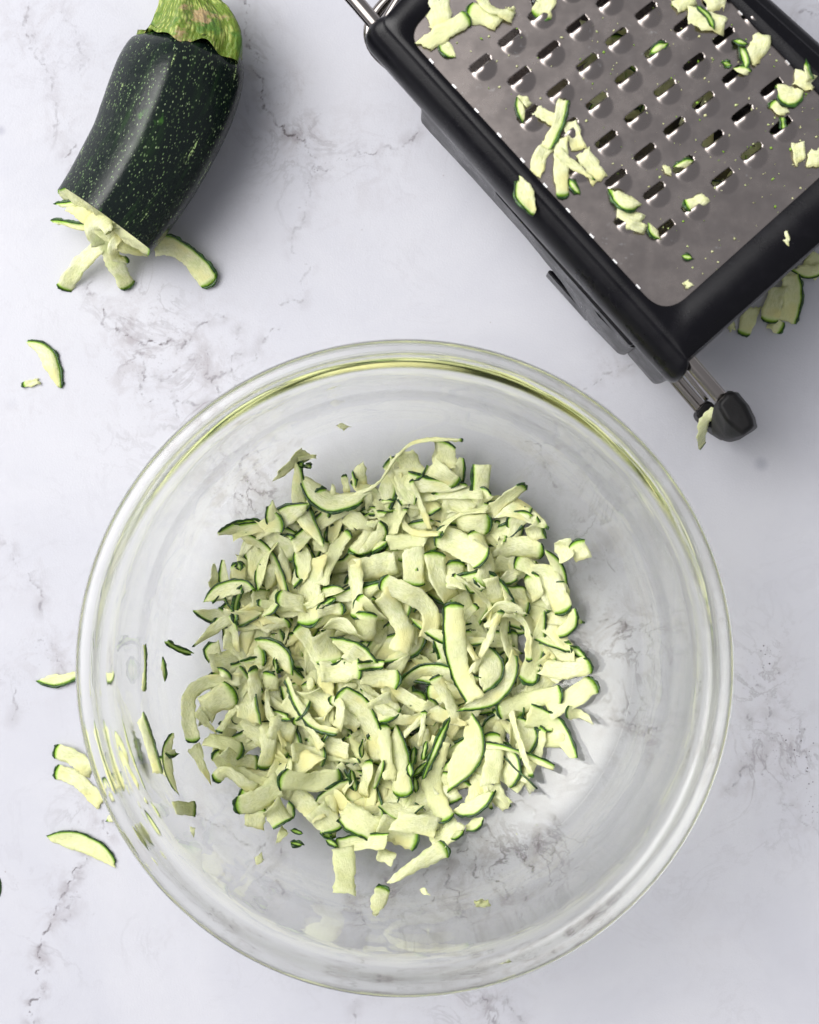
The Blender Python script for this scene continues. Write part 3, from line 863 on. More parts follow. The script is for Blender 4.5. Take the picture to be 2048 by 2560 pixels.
# loose filler pieces between the big ones
r_ = np.random.default_rng(31)
for k in range(20):
    while True:
        a, b = r_.uniform(-1, 1, 2)
        if a * a + b * b < .58: break
    cx, cy = 970 + a * 465, 1600 + b * 480
    L = r_.uniform(65, 125); ang = r_.uniform(0, 2 * PI); dx, dy = math.cos(ang) * L, math.sin(ang) * L; bd = r_.normal(0, .3)
    items.append(dict(surf='b', lay=0, w=r_.uniform(26, 48), fl=str(r_.choice(['', 'L', 'R', 's', 'e', 'L', 'R'])), prof=str(r_.choice(['r', 'c', 'c'])),
                      pts=[(cx - dx, cy - dy), (cx - dy * bd, cy + dx * bd), (cx + dx, cy + dy)], seed=3000 + k, hero=False))
for k in range(9):
    a, b = r_.uniform(-.75, .75, 2); cx, cy = 980 + a * 440, 1600 + b * 470; ang = r_.uniform(0, 2 * PI); L = r_.uniform(60, 105)
    d = np.array([math.cos(ang), math.sin(ang)]); nn = np.array([-d[1], d[0]]) * r_.normal(0, 26); c = np.array([cx, cy])
    items.append(dict(surf='b', lay=2, w=r_.uniform(11, 22), fl=str(r_.choice(['s', 'e', '', 'L'])), prof='r',
                      pts=[tuple(c - d * L), tuple(c - d * L * .4 + nn), tuple(c + d * L * .3 + nn * .6), tuple(c + d * L - nn * .4)], seed=5000 + k, hero=False))
for k, (x0, y0, x1, y1, w, f) in enumerate(((560, 1690, 520, 1790, 46, ''), (640, 1720, 560, 1850, 44, 's'), (600, 1800, 700, 1900, 50, 'e'), (530, 1880, 640, 1960, 40, 'L'), (690, 1960, 800, 2050, 46, ''), (610, 1980, 700, 2060, 44, 's'),
        (760, 1880, 700, 1990, 50, 'R'), (850, 2050, 960, 2080, 44, 'e'), (560, 1600, 640, 1680, 44, ''), (1000, 2080, 1110, 2050, 50, ''), (1200, 1950, 1260, 1850, 40, 'R'), (580, 1480, 680, 1560, 46, 'L'), (1380, 1700, 1460, 1640, 40, ''))):
    items.append(dict(surf='b', lay=0, w=w, fl=f, prof='r', pts=[(x0, y0), ((x0 + x1) / 2 + 8, (y0 + y1) / 2 - 8), (x1, y1)], seed=6000 + k, hero=False))
items.sort(key=lambda d: (d['lay'], d['hero']))
for it in items:
    dat, C, L = lay_shred(it['surf'], it['pts'], it['w'], it['fl'], it['prof'], it['seed'])
    it['obj'] = shred_object(dat); it['L'] = L; it['c'] = np.mean(np.array(it['pts']), 0)
    p = np.array(it['pts']); it['chord'] = np.linalg.norm(p[-1] - p[0]); it['plen'] = np.linalg.norm(np.diff(p, axis=0), axis=1).sum()

# ---- shreds caught inside the grater, seen through its slots
r_ = np.random.default_rng(77)
inside = []
for k in range(34):
    a, b = r_.uniform(0, 1, 2)
    c = np.array([1330 + 470 * a + 190 * b, 180 + 420 * a - 190 * b])
    if k < 6: c = np.array([1540 + 60 * (k % 3), 150 + 90 * (k // 3)])
    ang = r_.uniform(0, 2 * PI); L = r_.uniform(40, 90); d = np.array([math.cos(ang), math.sin(ang)]) * L
    z = .045 + r_.uniform(-.018, .024)
    dat, C, L = lay_shred('g', [tuple(c - d), tuple(c), tuple(c + d)], r_.uniform(40, 60), str(r_.choice(['L', 's', '', 'R'])), 'c' if k % 2 else 'r', 4000 + k, zs=[z + r_.normal(0, .004), z, z + r_.normal(0, .004)], info={'roll': r_.normal(0, .4)})
    o = shred_object(dat); ang_n = 'crescent' if k % 2 else 'strip'
    reg = ('upper' if c[1] < 230 else 'middle' if c[1] < 400 else 'lower') + ' ' + ('left' if c[0] < 1480 else 'centre' if c[0] < 1680 else 'right')
    tag(o, 'shaded zucchini ' + ang_n + ' inside the grater, seen through the ' + reg + ' slots', 'zucchini shred', 'shreds caught inside the grater')

# ------------------------------------------------------------------ labels of the shreds
def describe(it):
    fl = it['fl']; w = it['w']; c = it['c']; ratio = it['chord'] / max(it['plen'], 1)
    if fl == 'RL' or fl == 'LR': shape = 'dark green peel sliver'
    elif it['plen'] < 38: shape = 'tiny pale chip' if not fl else 'tiny green edged chip'
    elif w < 27: shape = 'long thin curling strand' if it['plen'] > 110 else 'thin short strand'
    elif it['prof'] == 'c' and ('L' in fl or 'R' in fl): shape = 'crescent with green peel rim'
    elif not fl: shape = ('broad ' if w > 38 else 'narrow ') + 'peel-less pale strip'
    elif 'L' in fl or 'R' in fl: shape = ('broad ' if w > 38 else 'narrow ') + 'strip with green long edge'
    elif fl == 'se': shape = 'pale strip green at both ends'
    else: shape = ('broad ' if w > 38 else 'narrow ') + 'pale strip with one green end'
    size = 'long ' if it['plen'] > 120 and 'long' not in shape else ('short ' if it['plen'] < 60 and 'tiny' not in shape and 'short' not in shape else '')
    return size + shape
REG_X = [(640, 'far left'), (830, 'left'), (1080, 'middle'), (1290, 'right'), (9999, 'far right')]
REG_Y = [(1230, 'topmost'), (1420, 'upper'), (1700, 'central'), (1900, 'lower'), (9999, 'bottom')]
def where(it):
    x, y = it['c']; s = it['surf']
    if s == 'b':
        dx = (x - 985) / 530; dy = (y - 1620) / 590
        if dx * dx + dy * dy > 1.03: return 'on bare bowl glass, ' + ('left' if x < 800 else 'right' if x > 1150 else 'middle') + (' above' if y < 1300 else ' below' if y > 1950 else ' side')
        rx = next(n for v, n in REG_X if x < v); ry = next(n for v, n in REG_Y if y < v)
        return 'in the ' + ry + ' ' + rx + ' of bowl heap'
    if s == 't':
        if x > 1700: return 'on the marble beside the grater feet end'
        if x < 260 and y < 1100: return 'on the marble below the whole zucchini'
        return 'on the marble at the bowl rim, lower left' if not (y > 2050) else 'on the marble left of the bowl bottom'
    return 'lying on the grater, ' + ('upper' if y < 200 else 'middle' if y < 420 else 'lower') + (' left' if x < 1330 else ' centre' if x < 1700 else ' right')
buckets = {}
for it in items: buckets.setdefault(describe(it) + ' ' + where(it), []).append(it)
for lab, its in buckets.items():
    if len(its) == 2:
        a, b = its
        dx, dy = a['c'] - b['c']
        if abs(dx) > abs(dy): a_, b_ = ('leftmost', 'rightmost') if dx < 0 else ('rightmost', 'leftmost')
        else: a_, b_ = ('uppermost', 'lowest') if dy < 0 else ('lowest', 'uppermost')
        labs = [(a, a_ + ' ' + lab), (b, b_ + ' ' + lab)]
    elif len(its) == 3:
        sp = np.ptp([i['c'] for i in its], axis=0); ax = 0 if sp[0] > sp[1] else 1
        q = sorted(its, key=lambda i: i['c'][ax]); nm = ('leftmost', 'middle', 'rightmost') if ax == 0 else ('uppermost', 'middle', 'lowest')
        labs = [(i, n_ + ' ' + lab) for i, n_ in zip(q, nm)]
    elif len(its) <= 6:
        sp = np.ptp([i['c'] for i in its], axis=0); ax = 0 if sp[0] > sp[1] else 1
        q = sorted(its, key=lambda i: i['c'][ax]); e = ('left', 'right') if ax == 0 else ('top', 'bottom'); o_ = ('first', 'second', 'third', 'fourth')
        labs = [(i, (o_[k] + ' from ' + e[0] if k < (len(q) + 1) // 2 else o_[len(q) - 1 - k] + ' from ' + e[1]) + ', ' + lab) for k, i in enumerate(q)]
    else: labs = [(i, lab) for i in its]
    for i, l_ in labs:
        words = l_.split()
        if len(words) > 16: l_ = ' '.join(words[:16])
        g = {'b': 'grated zucchini shreds in the glass bowl', 't': 'stray zucchini shreds on the marble', 'g': 'zucchini shreds lying on the grater'}[i['surf']]
        tag(i['obj'], l_, 'zucchini shred', g)

# seeds resting on shreds
def seed(px, py, rot, lab):
    x, y, _ = P(px, py, .03); z = float(F_bowl.get(x, y)); x, y, _ = P(px, py, z)
    V, F = [], []; n, m = 12, 7
    for i in range(m + 1):
        ph = PI * i / m
        for k in range(n):
            a = 2 * PI * k / n; V.append((.0030 * math.cos(ph), .0018 * math.sin(ph) * math.cos(a), .0009 * math.sin(ph) * math.sin(a)))
    for i in range(m):
        for k in range(n): F.append((i * n + k, i * n + (k + 1) % n, (i + 1) * n + (k + 1) % n, (i + 1) * n + k))
    o = mesh_obj('zucchini_seed', V, F, M_flesh, None, True, {'rind': [9] * len(V)}, [(v[0] + .1, v[1]) for v in V])
    o.location = (x, y, z + .0006); o.rotation_euler = (.1, .1, rot)
    tag(o, lab, 'seed', 'loose seeds in the bowl')
seed(450 + 1025 * .3188, 1600 + 340 * .3188, 1.5, 'pale oval seed among shreds left of the heap middle')
seed(450 + 1340 * .3188, 1600 + 360 * .3188, .1, 'pale oval seed near the centre of the heap')
seed(950 + 395 * .3188, 1050 + 550 * .3188, 1.2, 'pale oval seed on a hanging strip at the heap top')

# ------------------------------------------------------------------ the whole zucchini with its grated end
def build_zucchini():
    sec = [(486, 96, 108), (482, 112, 122), (473, 145, 144), (455, 200, 155), (432, 262, 157), (406, 322, 154), (376, 384, 149), (342, 442, 146), (307, 496, 142), (276, 538, 138), (268, 549, 137)]
    root = empty('zucchini', (*P(420, 300, 0)[:2], 0))
    cs = []
    for x, y, r_ in sec:
        z = .0262; p = P(x, y, z); rr = r_ * (DIST - z) / FPX; cs.append((p[0], p[1], rr))
    C = cr(cs, 5); n = 96; V, F, uv = [], [], []
    tang = np.gradient(C[:, :2], axis=0); tang /= np.linalg.norm(tang, axis=1)[:, None]
    sl = np.r_[0, np.cumsum(np.linalg.norm(np.diff(C[:, :2], axis=0), axis=1))]
    m = len(C)
    def ring(i, shrink=1.0, zc=None):
        rr = C[i, 2] * shrink; out = []
        side = np.array([-tang[i, 1], tang[i, 0]])         # to the left-top of travel
        for k in range(n):
            a = 2 * PI * k / n
            f = 1.0 + .10 * (.62 - math.sqrt(math.sin(2.5 * (a - 1.60)) ** 2 + .012)) + .004 * math.sin(a * 3 + sl[i] * 40)
            x = rr * f * math.cos(a); h = rr * f * math.sin(a)
            out.append(np.array([C[i, 0] + side[0] * x, C[i, 1] + side[1] * x, max(.0004, C[i, 2] * 1.0 + .0006 + h)]))
        return out
    off = np.array([root.location.x, root.location.y, 0])
    for i in range(m):
        for k, v in enumerate(ring(i)):
            # ragged cut edge: last rings slide back unevenly
            if i == m - 1:
                a = 2 * PI * k / n
                v = v + np.array([*tang[i], 0]) * (.0018 * math.sin(3 * a + 1) + .0010 * math.sin(7 * a) + .0005 * math.sin(19 * a) - .008 * max(0, math.sin(a)) + .004 * max(0, -math.cos(a)))
            V.append(v - off); uv.append((k / n * .155, sl[i]))
    for i in range(m - 1):
        for k in range(n): F.append((i * n + k, i * n + (k + 1) % n, (i + 1) * n + (k + 1) % n, (i + 1) * n + k))
    # blunt top
    V.append(np.array([*P(489, 88, .026)[:2], C[0, 2]]) - off); uv.append((0, 0)); t_ = len(V) - 1
    for k in range(n): F.append((k, t_, (k + 1) % n))
    skin = mesh_obj('skin', V, F, M_skin, root, True, None, uv)
    # cut face: slightly domed rough flesh
    V2, F2, rd = [], [], []; rr = np.random.default_rng(3); edge = [V[(m - 1) * n + k] for k in range(n)]; cen = np.mean(edge, 0)
    NR = 14
    for j in range(NR + 1):
        q = 1 - j / NR
        for k in range(n):
            v = cen + (edge[k] - cen) * (q * (1 - .0 * j)) + np.array([*tang[-1], 0]) * (.0035 * (1 - q * q) + (rr.normal(0, .00028) if 0 < j < NR else 0))
            V2.append(v); rd.append((1 - q) * 22)
    for j in range(NR):
        for k in range(n): F2.append((j * n + k, j * n + (k + 1) % n, (j + 1) * n + (k + 1) % n, (j + 1) * n + k))
    mesh_obj('cut_face', V2, F2, M_flesh, root, True, {'rind': rd}, [(v[0], v[1]) for v in V2])
    # stem with five ridges, flaring onto the shoulders
    st = [(470, -70, 66), (474, -45, 68), (476, -20, 74), (478, 8, 80), (481, 34, 97), (485, 60, 115), (487, 84, 131), (486, 108, 141), (480, 130, 143)]
    cs = []
    for x, y, r_ in st:
        p = P(x, y, .027); cs.append((p[0], p[1], r_ * (DIST - .027) / FPX * 1.035))
    C2 = cr(cs, 4); tg = np.gradient(C2[:, :2], axis=0); tg /= np.linalg.norm(tg, axis=1)[:, None]; m2 = len(C2); V3, F3, uv3 = [], [], []
    s2 = np.r_[0, np.cumsum(np.linalg.norm(np.diff(C2[:, :2], axis=0), axis=1))]; n = 160
    rq = np.random.default_rng(8)
    for i in range(m2):
        side = np.array([-tg[i, 1], tg[i, 0]]); u = i / (m2 - 1)
        for k in range(n):
            a = 2 * PI * k / n
            rid = max(0, math.cos(5 * (a - 1.75)/1.0)) ** 2.2
            f = (.72 + .12 * u) + (.28 - .16 * u) * rid + .012 * math.sin(a * 17 + i * .7) * math.sin(i * 1.1 + a * 5) + rq.normal(0, .003)
            if i == m2 - 1: f *= 1.0
            lo_ = (.0016 * math.cos(5 * (a - 1.75)) + .0012 * math.sin(9 * a)) * (1 if i > m2 - 4 else 0)
            x = C2[i, 2] * f * math.cos(a); h = C2[i, 2] * f * math.sin(a)
            V3.append(np.array([C2[i, 0] + side[0] * x + tg[i, 0] * lo_, C2[i, 1] + side[1] * x + tg[i, 1] * lo_, .0270 + h]) - off); uv3.append((k / n * .12, s2[i]))
    for i in range(m2 - 1):
        for k in range(n): F3.append((i * n + k, i * n + (k + 1) % n, (i + 1) * n + (k + 1) % n, (i + 1) * n + k))
    F3.append(tuple(range(n)))
    mesh_obj('stem', V3, F3, M_stem, root, True, None, uv3)
    # strands still hanging from the grated end (points in the photograph, heights)
    G = .4348
    hang = [([(450, 1165), (380, 1175), (318, 1172)], 36, 'eR', 't', [.030, .028, .026], .2),
            ([(600, 1330), (430, 1295), (295, 1268)], 56, 'R', 't', [.020, .014, .010], .6),
            ([(640, 1340), (540, 1440), (460, 1520), (370, 1655)], 92, 'e', 'r', [.022, .013, .008, .0015], .2),
            ([(570, 1300), (620, 1420), (670, 1530), (735, 1640)], 100, 'e', 'r', [.027, .018, .010, .002], -.2),
            ([(690, 1350), (650, 1420), (670, 1480), (725, 1495)], 60, 'e', 'r', [.024, .024, .018, .014], .5),
            ([(600, 1400), (560, 1300), (640, 1260)], 150, '', 'r', [.020, .030, .031], 0.1),
            ([(880, 1410), (990, 1420), (1110, 1500), (1205, 1620)], 112, 'eL', 'r', [.010, .009, .005, .0025], -.30),
            ([(400, 1180), (520, 1260), (700, 1400), (840, 1430)], 90, '', 'r', [.028, .029, .022, .012], .0)]
    for i, (pt, w, fl, pf, zs, roll) in enumerate(hang):
        pts = [(x * G, y * G) for x, y in pt]
        dat, C_, L_ = lay_shred('t', pts, w * G, fl, pf, 700 + i, zs=zs, info={'roll': roll, 'twist': .3})
        V_, F_, rd_, uv_, PV_, PF_, g_ = dat
        fo = mesh_obj('hanging_strand', np.array(V_) - off, F_, M_flesh, root, True, {'rind': rd_}, uv_)
        if PV_: mesh_obj('peel', np.array(PV_) - off, PF_, M_peel, fo, True)
    tag(root, 'partly grated dark green zucchini with speckled skin and green stem', 'zucchini')
build_zucchini()

# ------------------------------------------------------------------ box grater lying on its side
GR = empty('box_grater', (*P(1500, 420, 0)[:2], 0))
GO = np.array([GR.location.x, GR.location.y, 0])
tag(GR, 'stainless steel box grater with black frame lying on its side', 'grater')
def line_int(p, d, q, e):
    A = np.array([[d[0], -e[0]], [d[1], -e[1]]]); t = np.linalg.solve(A, np.array(q) - np.array(p)); return np.array(p) + t[0] * np.array(d)
def rounded(poly, rad, seg=10):
    out = []; n = len(poly)
    for i in range(n):
        a, b, c = np.array(poly[i - 1], float), np.array(poly[i], float), np.array(poly[(i + 1) % n], float)
        r_ = rad[i] if isinstance(rad, (list, tuple)) else rad
        u = (a - b) / np.linalg.norm(a - b); v = (c - b) / np.linalg.norm(c - b)
        for k in range(seg + 1):
            t = k / seg; p0 = b + u * r_; p2 = b + v * r_
            out.append((1 - t) ** 2 * p0 + 2 * t * (1 - t) * b + t * t * p2)
    return np.array(out)
# opening (visible plate) in photograph pixels
dL = np.array([.676, .737]); pL = (1191, 277); dR = np.array([.690, .724]); pR = (1853, 30); dE = np.array([.743, -.669]); pE = (1725, 735)
pTop = np.array((1040, 62)); dTop = np.array([.70, -.714])
oBL = line_int(pL, dL, pE, dE); oBR = line_int(pR, dR, pE, dE); oTL = line_int(pL, dL, pTop, dTop); oTR = line_int(pR, dR, pTop, dTop)
OPEN = rounded([oTL, oBL, oBR, oTR], [55, 75, 75, 55])
# outer outline of the flat top (ridge line on the left)
kL = np.array([.6695, .7428]); qL = (1150, 268); eE = np.array([.748, -.664]); qE = (1712, 905); kR = np.array([.745, .667]); qR = (1926 - 26, 10); qT = np.array((948, 60)); dT2 = np.array([.67, -.742])
fBL = line_int(qL, kL, qE, eE); fBR = line_int(qR, kR, qE, eE); fTL = line_int(qL, kL, qT, dT2); fTR = line_int(qR, kR, qT, dT2)
OUT = rounded([fTL, fBL, fBR, fTR], [26, 5, 26, 26])
def px2w(p, z): return np.array([P(x, y, z) for x, y in p])
def loft(name, rings, mat, closed=True, cap=None, parent=GR, smooth=True):
    n = len(rings[0]); V = np.concatenate(rings) - GO; F = []
    for i in range(len(rings) - 1):
        for k in range(n if closed else n - 1):
            F.append((i * n + k, i * n + (k + 1) % n, (i + 1) * n + (k + 1) % n, (i + 1) * n + k))
    if cap == 'both': F.append(tuple(range(n))); F.append(tuple((len(rings) - 1) * n + k for k in reversed(range(n))))
    return mesh_obj(name, V, F, mat, parent, smooth)
def build_frame():
    n = len(OUT)
    top = px2w(OUT, ZT); cen = top.mean(0); N = np.zeros((n, 2))
    for i in range(n):
        d = top[(i + 1) % n, :2] - top[i - 1, :2]; nn = np.array([d[1], -d[0]]); nn /= np.linalg.norm(nn)
        if nn @ (top[i, :2] - cen[:2]) < 0: nn = -nn
        N[i] = nn
    left = np.array([-.743, -.6695])             # outward direction of the left long side (x right, y up)
    wgt = .16 + .84 * np.clip((N @ left - .2) / .7, 0, 1)
    right = np.clip((N @ (-left) - .2) / .7, 0, 1); wgt = np.maximum(wgt, .16 + .7 * right)
    rings = []
    inn = px2w(OPEN, ZT)
    rings.append(inn + np.array([0, 0, -.0072])); rings.append(inn + np.array([0, 0, -.0006])); 
    ctr = inn.mean(0); g = inn.copy(); g[:, :2] += (g[:, :2] - ctr[:2]) * .004; rings.append(g)
    # flat top out to ridge, matching point counts
    for f in (.5,): rings.append(inn * (1 - f) + top * f)
    rings.append(top.copy())
    for o_, z_ in ((.0004, ZT - .0004), (.0016, ZT - .0012), (.0040, ZT - .0020), (.0064, ZT - .0042), (.0080, ZT - .0080), (.0088, ZT - .0130), (.0086, ZT - .0180), (.0070, ZT - .0230), (.0045, ZT - .0255), (.0, ZT - .026), (-.004, ZT - .024)):
        rg = top.copy(); rg[:, :2] += N * (o_ * wgt)[:, None] if o_ > 0 else N * o_; rg[:, 2] = z_; rings.append(rg)
    o = loft('top_frame', rings, M_black)
    return o
build_frame()
def prism_px(name, pts, z0, z1, mat, bev=.0008, parent=GR, pts1=None):
    """vertical prism; outline in photograph pixels at height z1 (top); pts1 = outline of the bottom"""
    top = px2w(pts, z1)
    bot = top.copy() if pts1 is None else px2w(pts1, z0)
    bot[:, 2] = z0
    o = loft(name, [bot, top], mat, True, 'both', parent, True)
    import bmesh
    bm = bmesh.new(); bm.from_mesh(o.data); bmesh.ops.recalc_face_normals(bm, faces=bm.faces); bm.to_mesh(o.data); bm.free()
    if bev: bevel(o, bev, 3, 30)
    o.data.polygons.foreach_set('use_smooth', [True] * len(o.data.polygons))
    m = o.modifiers.new('wn', 'WEIGHTED_NORMAL'); m.keep_sharp = True
    return o
# lower side pieces seen beyond the rounded rail; silhouettes measured at their lower edge
def prism_low(name, pts, z0, z1, mat, bev=.001):
    k = (DIST - z0) / (DIST - z1)
    return prism_px(name, [(1024 + (x - 1024) * k, 1280 + (y - 1280) * k) for x, y in pts], z0, z1, mat, bev)
prism_low('side_rail', [(1236, 482), (1262, 470), (1600, 835), (1588, 862), (1564, 873), (1400, 688), (1234, 498)], .050, .0645, M_black, .0009)
prism_low('side_wall', [(1053, 292), (1095, 290), (1180, 380), (1260, 470), (1595, 830), (1590, 864), (1562, 889), (1545, 885), (1474, 812), (1404, 706), (1312, 592), (1180, 445), (1075, 332), (1052, 305)], .024, .058, M_black, .0016)
prism_low('corner_block', [(1575, 850), (1640, 850), (1690, 905), (1678, 940), (1650, 961), (1632, 960), (1566, 884)], .028, .060, M_black, .0018)
prism_low('base_bar', [(1368, 684), (1390, 690), (1480, 800), (1464, 802), (1440, 775), (1364, 690)], .004, .016, M_black, .0006)
# far side wall and bottom of the box
prism_px('far_wall', [tuple(np.array(fTR) + (-60, 60)), tuple(np.array(fBR) + (-60, -20)), tuple(np.array(fBR) + (-20, -20)), tuple(np.array(fTR) + (-20, 60))], .0006, ZT - .024, M_black, .001)
b0 = [P(*(np.array(fTL) + (80, 70)), .06), P(*(np.array(fBL) + (-20, -60)), .06), P(*(np.array(fBR) + (-40, -60)), .06), P(*(np.array(fTR) + (-30, 60)), .06)]
V = [np.array([*p[:2], z]) - GO for z in (.0008, .0030) for p in b0]
mesh_obj('bottom_plate', V, [(0, 1, 2, 3), (7, 6, 5, 4), (0, 4, 5, 1), (1, 5, 6, 2), (2, 6, 7, 3), (3, 7, 4, 0)], M_plate, GR, False)
prism_px('near_wall', [(1080, 170), (1640, 800), (1660, 780), (1100, 150)], .0006, ZT - .012, M_black, .0006)

# grating plate: pressed teeth and real slots
A37 = math.radians(38.0)
ux = np.array([math.cos(A37), -math.sin(A37)]); vx = np.array([math.sin(A37), math.cos(A37)])
TEETH = []
for j, lo_i, hi_i in ((-3, 6, 7), (-2, 4, 7), (-1, 2, 7), (0, 0, 7), (1, 0, 7), (2, 0, 6), (3, 0, 4), (4, 0, 5), (5, 0, 3)):
    for i in range(lo_i, hi_i + 1): TEETH.append((1201 + 96.8 * i + 73 * j, 158 + 31.3 * i - 65 * j))
def build_plate():
    zP = ZT - .0012; k = (DIST - zP) / FPX; st = .45e-3 / k
    uvm = OPEN @ np.stack([ux, vx], 1); u0, v0 = uvm.min(0) - 20; u1, v1 = uvm.max(0) + 20
    us = np.arange(u0, u1, st); vs_ = np.arange(v0, v1, st); U, Vv = np.meshgrid(us, vs_)
    PXx = U * ux[0] + Vv * vx[0]; PYy = U * ux[1] + Vv * vx[1]
    # inside opening grown a little
    ctr = OPEN.mean(0); poly = OPEN + (OPEN - ctr) / np.linalg.norm(OPEN - ctr, axis=1)[:, None] * 22
    ins = np.zeros(U.shape, bool); n = len(poly)
    for i in range(n):
        x1, y1 = poly[i]; x2, y2 = poly[(i + 1) % n]
        if abs(y2 - y1) < 1e-9: continue
        c = ((y1 > PYy) != (y2 > PYy)) & (PXx < (x2 - x1) * (PYy - y1) / (y2 - y1) + x1); ins ^= c
    H = np.zeros(U.shape); hole = np.zeros(U.shape, bool)
    for (tx, ty) in TEETH:
        tu, tv = np.array([tx, ty]) @ ux, np.array([tx, ty]) @ vx
        tv = v0 + round((tv - v0) / st) * st
        du, dv = U - tu, Vv - tv
        loc = (np.abs(du) < 90) & (np.abs(dv) < 110)
        hw_ = 11.5 * np.clip(1 - (np.maximum(-du - 6, 0) / 27) ** 2.2, 0, 1) ** .5 * np.clip(1 - (np.maximum(du - 20, 0) / 12) ** 3, 0, 1)
        hole |= loc & (np.abs(dv) < hw_ - .1) & (np.abs(du) < 32)
        rho = ((du + 1) / 32) ** 2 + ((dv - 17) / 30) ** 2
        hh = np.where(dv > 11, np.clip(1 - rho, 0, 1) ** 1.6, 0)
        H = np.maximum(H, np.where(loc, hh * .0019, 0))
        dim = np.exp(-(((du - 10) / 5) ** 2 + ((dv - 30) / 5) ** 2)); H -= np.where(loc, dim * .00018, 0)
    zz = zP + H
    V = np.stack([(PXx - 1024) * k, -(PYy - 1280) * k, zz], -1) - GO
    ny, nx = U.shape; idx = np.arange(nx * ny).reshape(ny, nx)
    holec = hole[:-1, :-1] & hole[1:, 1:] | (hole[:-1, 1:] & hole[1:, :-1])
    ok = ins[:-1, :-1] & ins[1:, 1:] & ins[:-1, 1:] & ins[1:, :-1] & ~holec
    F = np.stack([idx[:-1, :-1], idx[1:, :-1], idx[1:, 1:], idx[:-1, 1:]], -1)[ok]
    used = np.unique(F); remap = -np.ones(nx * ny, int); remap[used] = np.arange(len(used))
    o = mesh_obj('grating_plate', V.reshape(-1, 3)[used], remap[F], M_plate, GR, True)
    m = o.modifiers.new('solid', 'SOLIDIFY'); m.thickness = .0004; m.offset = -1
build_plate()
def box_px(name, cx, cy, L, Wd, ang, z0, z1, mat, tilt=0):
    c = P(cx, cy, z1); k = (DIST - z1) / FPX; a = -ang
    d = np.array([math.cos(a), math.sin(a), 0]) * L * k / 2; e = np.array([-math.sin(a), math.cos(a), 0]) * Wd * k / 2
    V = []
    for z in (z0, z1):
        for s_, t_ in ((-1, -1), (1, -1), (1, 1), (-1, 1)):
            p = c + d * s_ + e * t_; p[2] = z + (tilt * t_ if z == z1 else 0); V.append(p - GO)
    return mesh_obj(name, V, [(3, 2, 1, 0), (4, 5, 6, 7), (0, 1, 5, 4), (1, 2, 6, 5), (2, 3, 7, 6), (3, 0, 4, 7)], mat, GR, False)
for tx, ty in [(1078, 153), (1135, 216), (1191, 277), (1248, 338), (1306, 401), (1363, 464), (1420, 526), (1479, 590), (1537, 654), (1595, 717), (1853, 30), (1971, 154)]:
    box_px('plate_tab_glint', tx, ty, 14, 6.5, math.radians(47.4), ZT - .004, ZT - .0004, M_tab_glint)  # small white tabs standing in for glints along the plate edge

def tube(name, pts, r, mat, parent=GR, seg=20, closed=False, off=GO):
    C, s = resample([tuple(p) for p in pts], .0025); n = len(C)
    T = np.gradient(C, axis=0); T /= np.linalg.norm(T, axis=1)[:, None]; V = []; F = []
    up = np.array([0, 0, 1.0]); pa = None
    for i in range(n):
        a = np.cross(T[i], up if pa is None else np.cross(pa, T[i])); a = np.cross(T[i], up) if pa is None else np.cross(T[i], np.cross(pa, T[i]))
        if np.linalg.norm(a) < 1e-6: a = np.cross(T[i], [1, 0, 0])
        a /= np.linalg.norm(a); b = np.cross(T[i], a); pa = a
        for k in range(seg):
            q = 2 * PI * k / seg; V.append(C[i] + r * (a * math.cos(q) + b * math.sin(q)) - off)
    for i in range(n - 1):
        for k in range(seg): F.append((i * seg + k, (i + 1) * seg + k, (i + 1) * seg + (k + 1) % seg, i * seg + (k + 1) % seg))
    F.append(tuple(range(seg))); F.append(tuple((n - 1) * seg + k for k in reversed(range(seg))))
    return mesh_obj(name, V, F, mat, parent, True)
tube('leg_rod', [P(1690, 862, .074), P(1726, 906, .074), P(1806, 998, .074)], .0030, M_chrome)
tube('leg_rod', [P(1650, 895, .032), P(1684, 941, .032), P(1757, 1026, .032)], .0029, M_chrome)
tube('leg_rod', [P(1680, 890, .044), P(1712, 930, .044), P(1768, 1000, .044)], .0010, M_chrome)
# handle wires at the narrow end
tube('handle_wire', [P(965, 92, .074), P(935, 55, .074), P(895, 8, .074), P(850, -45, .074), P(830, -90, .072)], .0031, M_chrome)
tube('handle_wire', [P(985, 170, .036), P(945, 135, .036), P(926, 100, .036), P(926, 62, .036), P(948, 24, .036), P(985, -15, .036), P(1030, -60, .036)], .0026, M_chrome)
tube('handle_wire', [P(960, 60, .058), P(990, 10, .058), P(1030, -50, .058)], .0022, M_chrome)

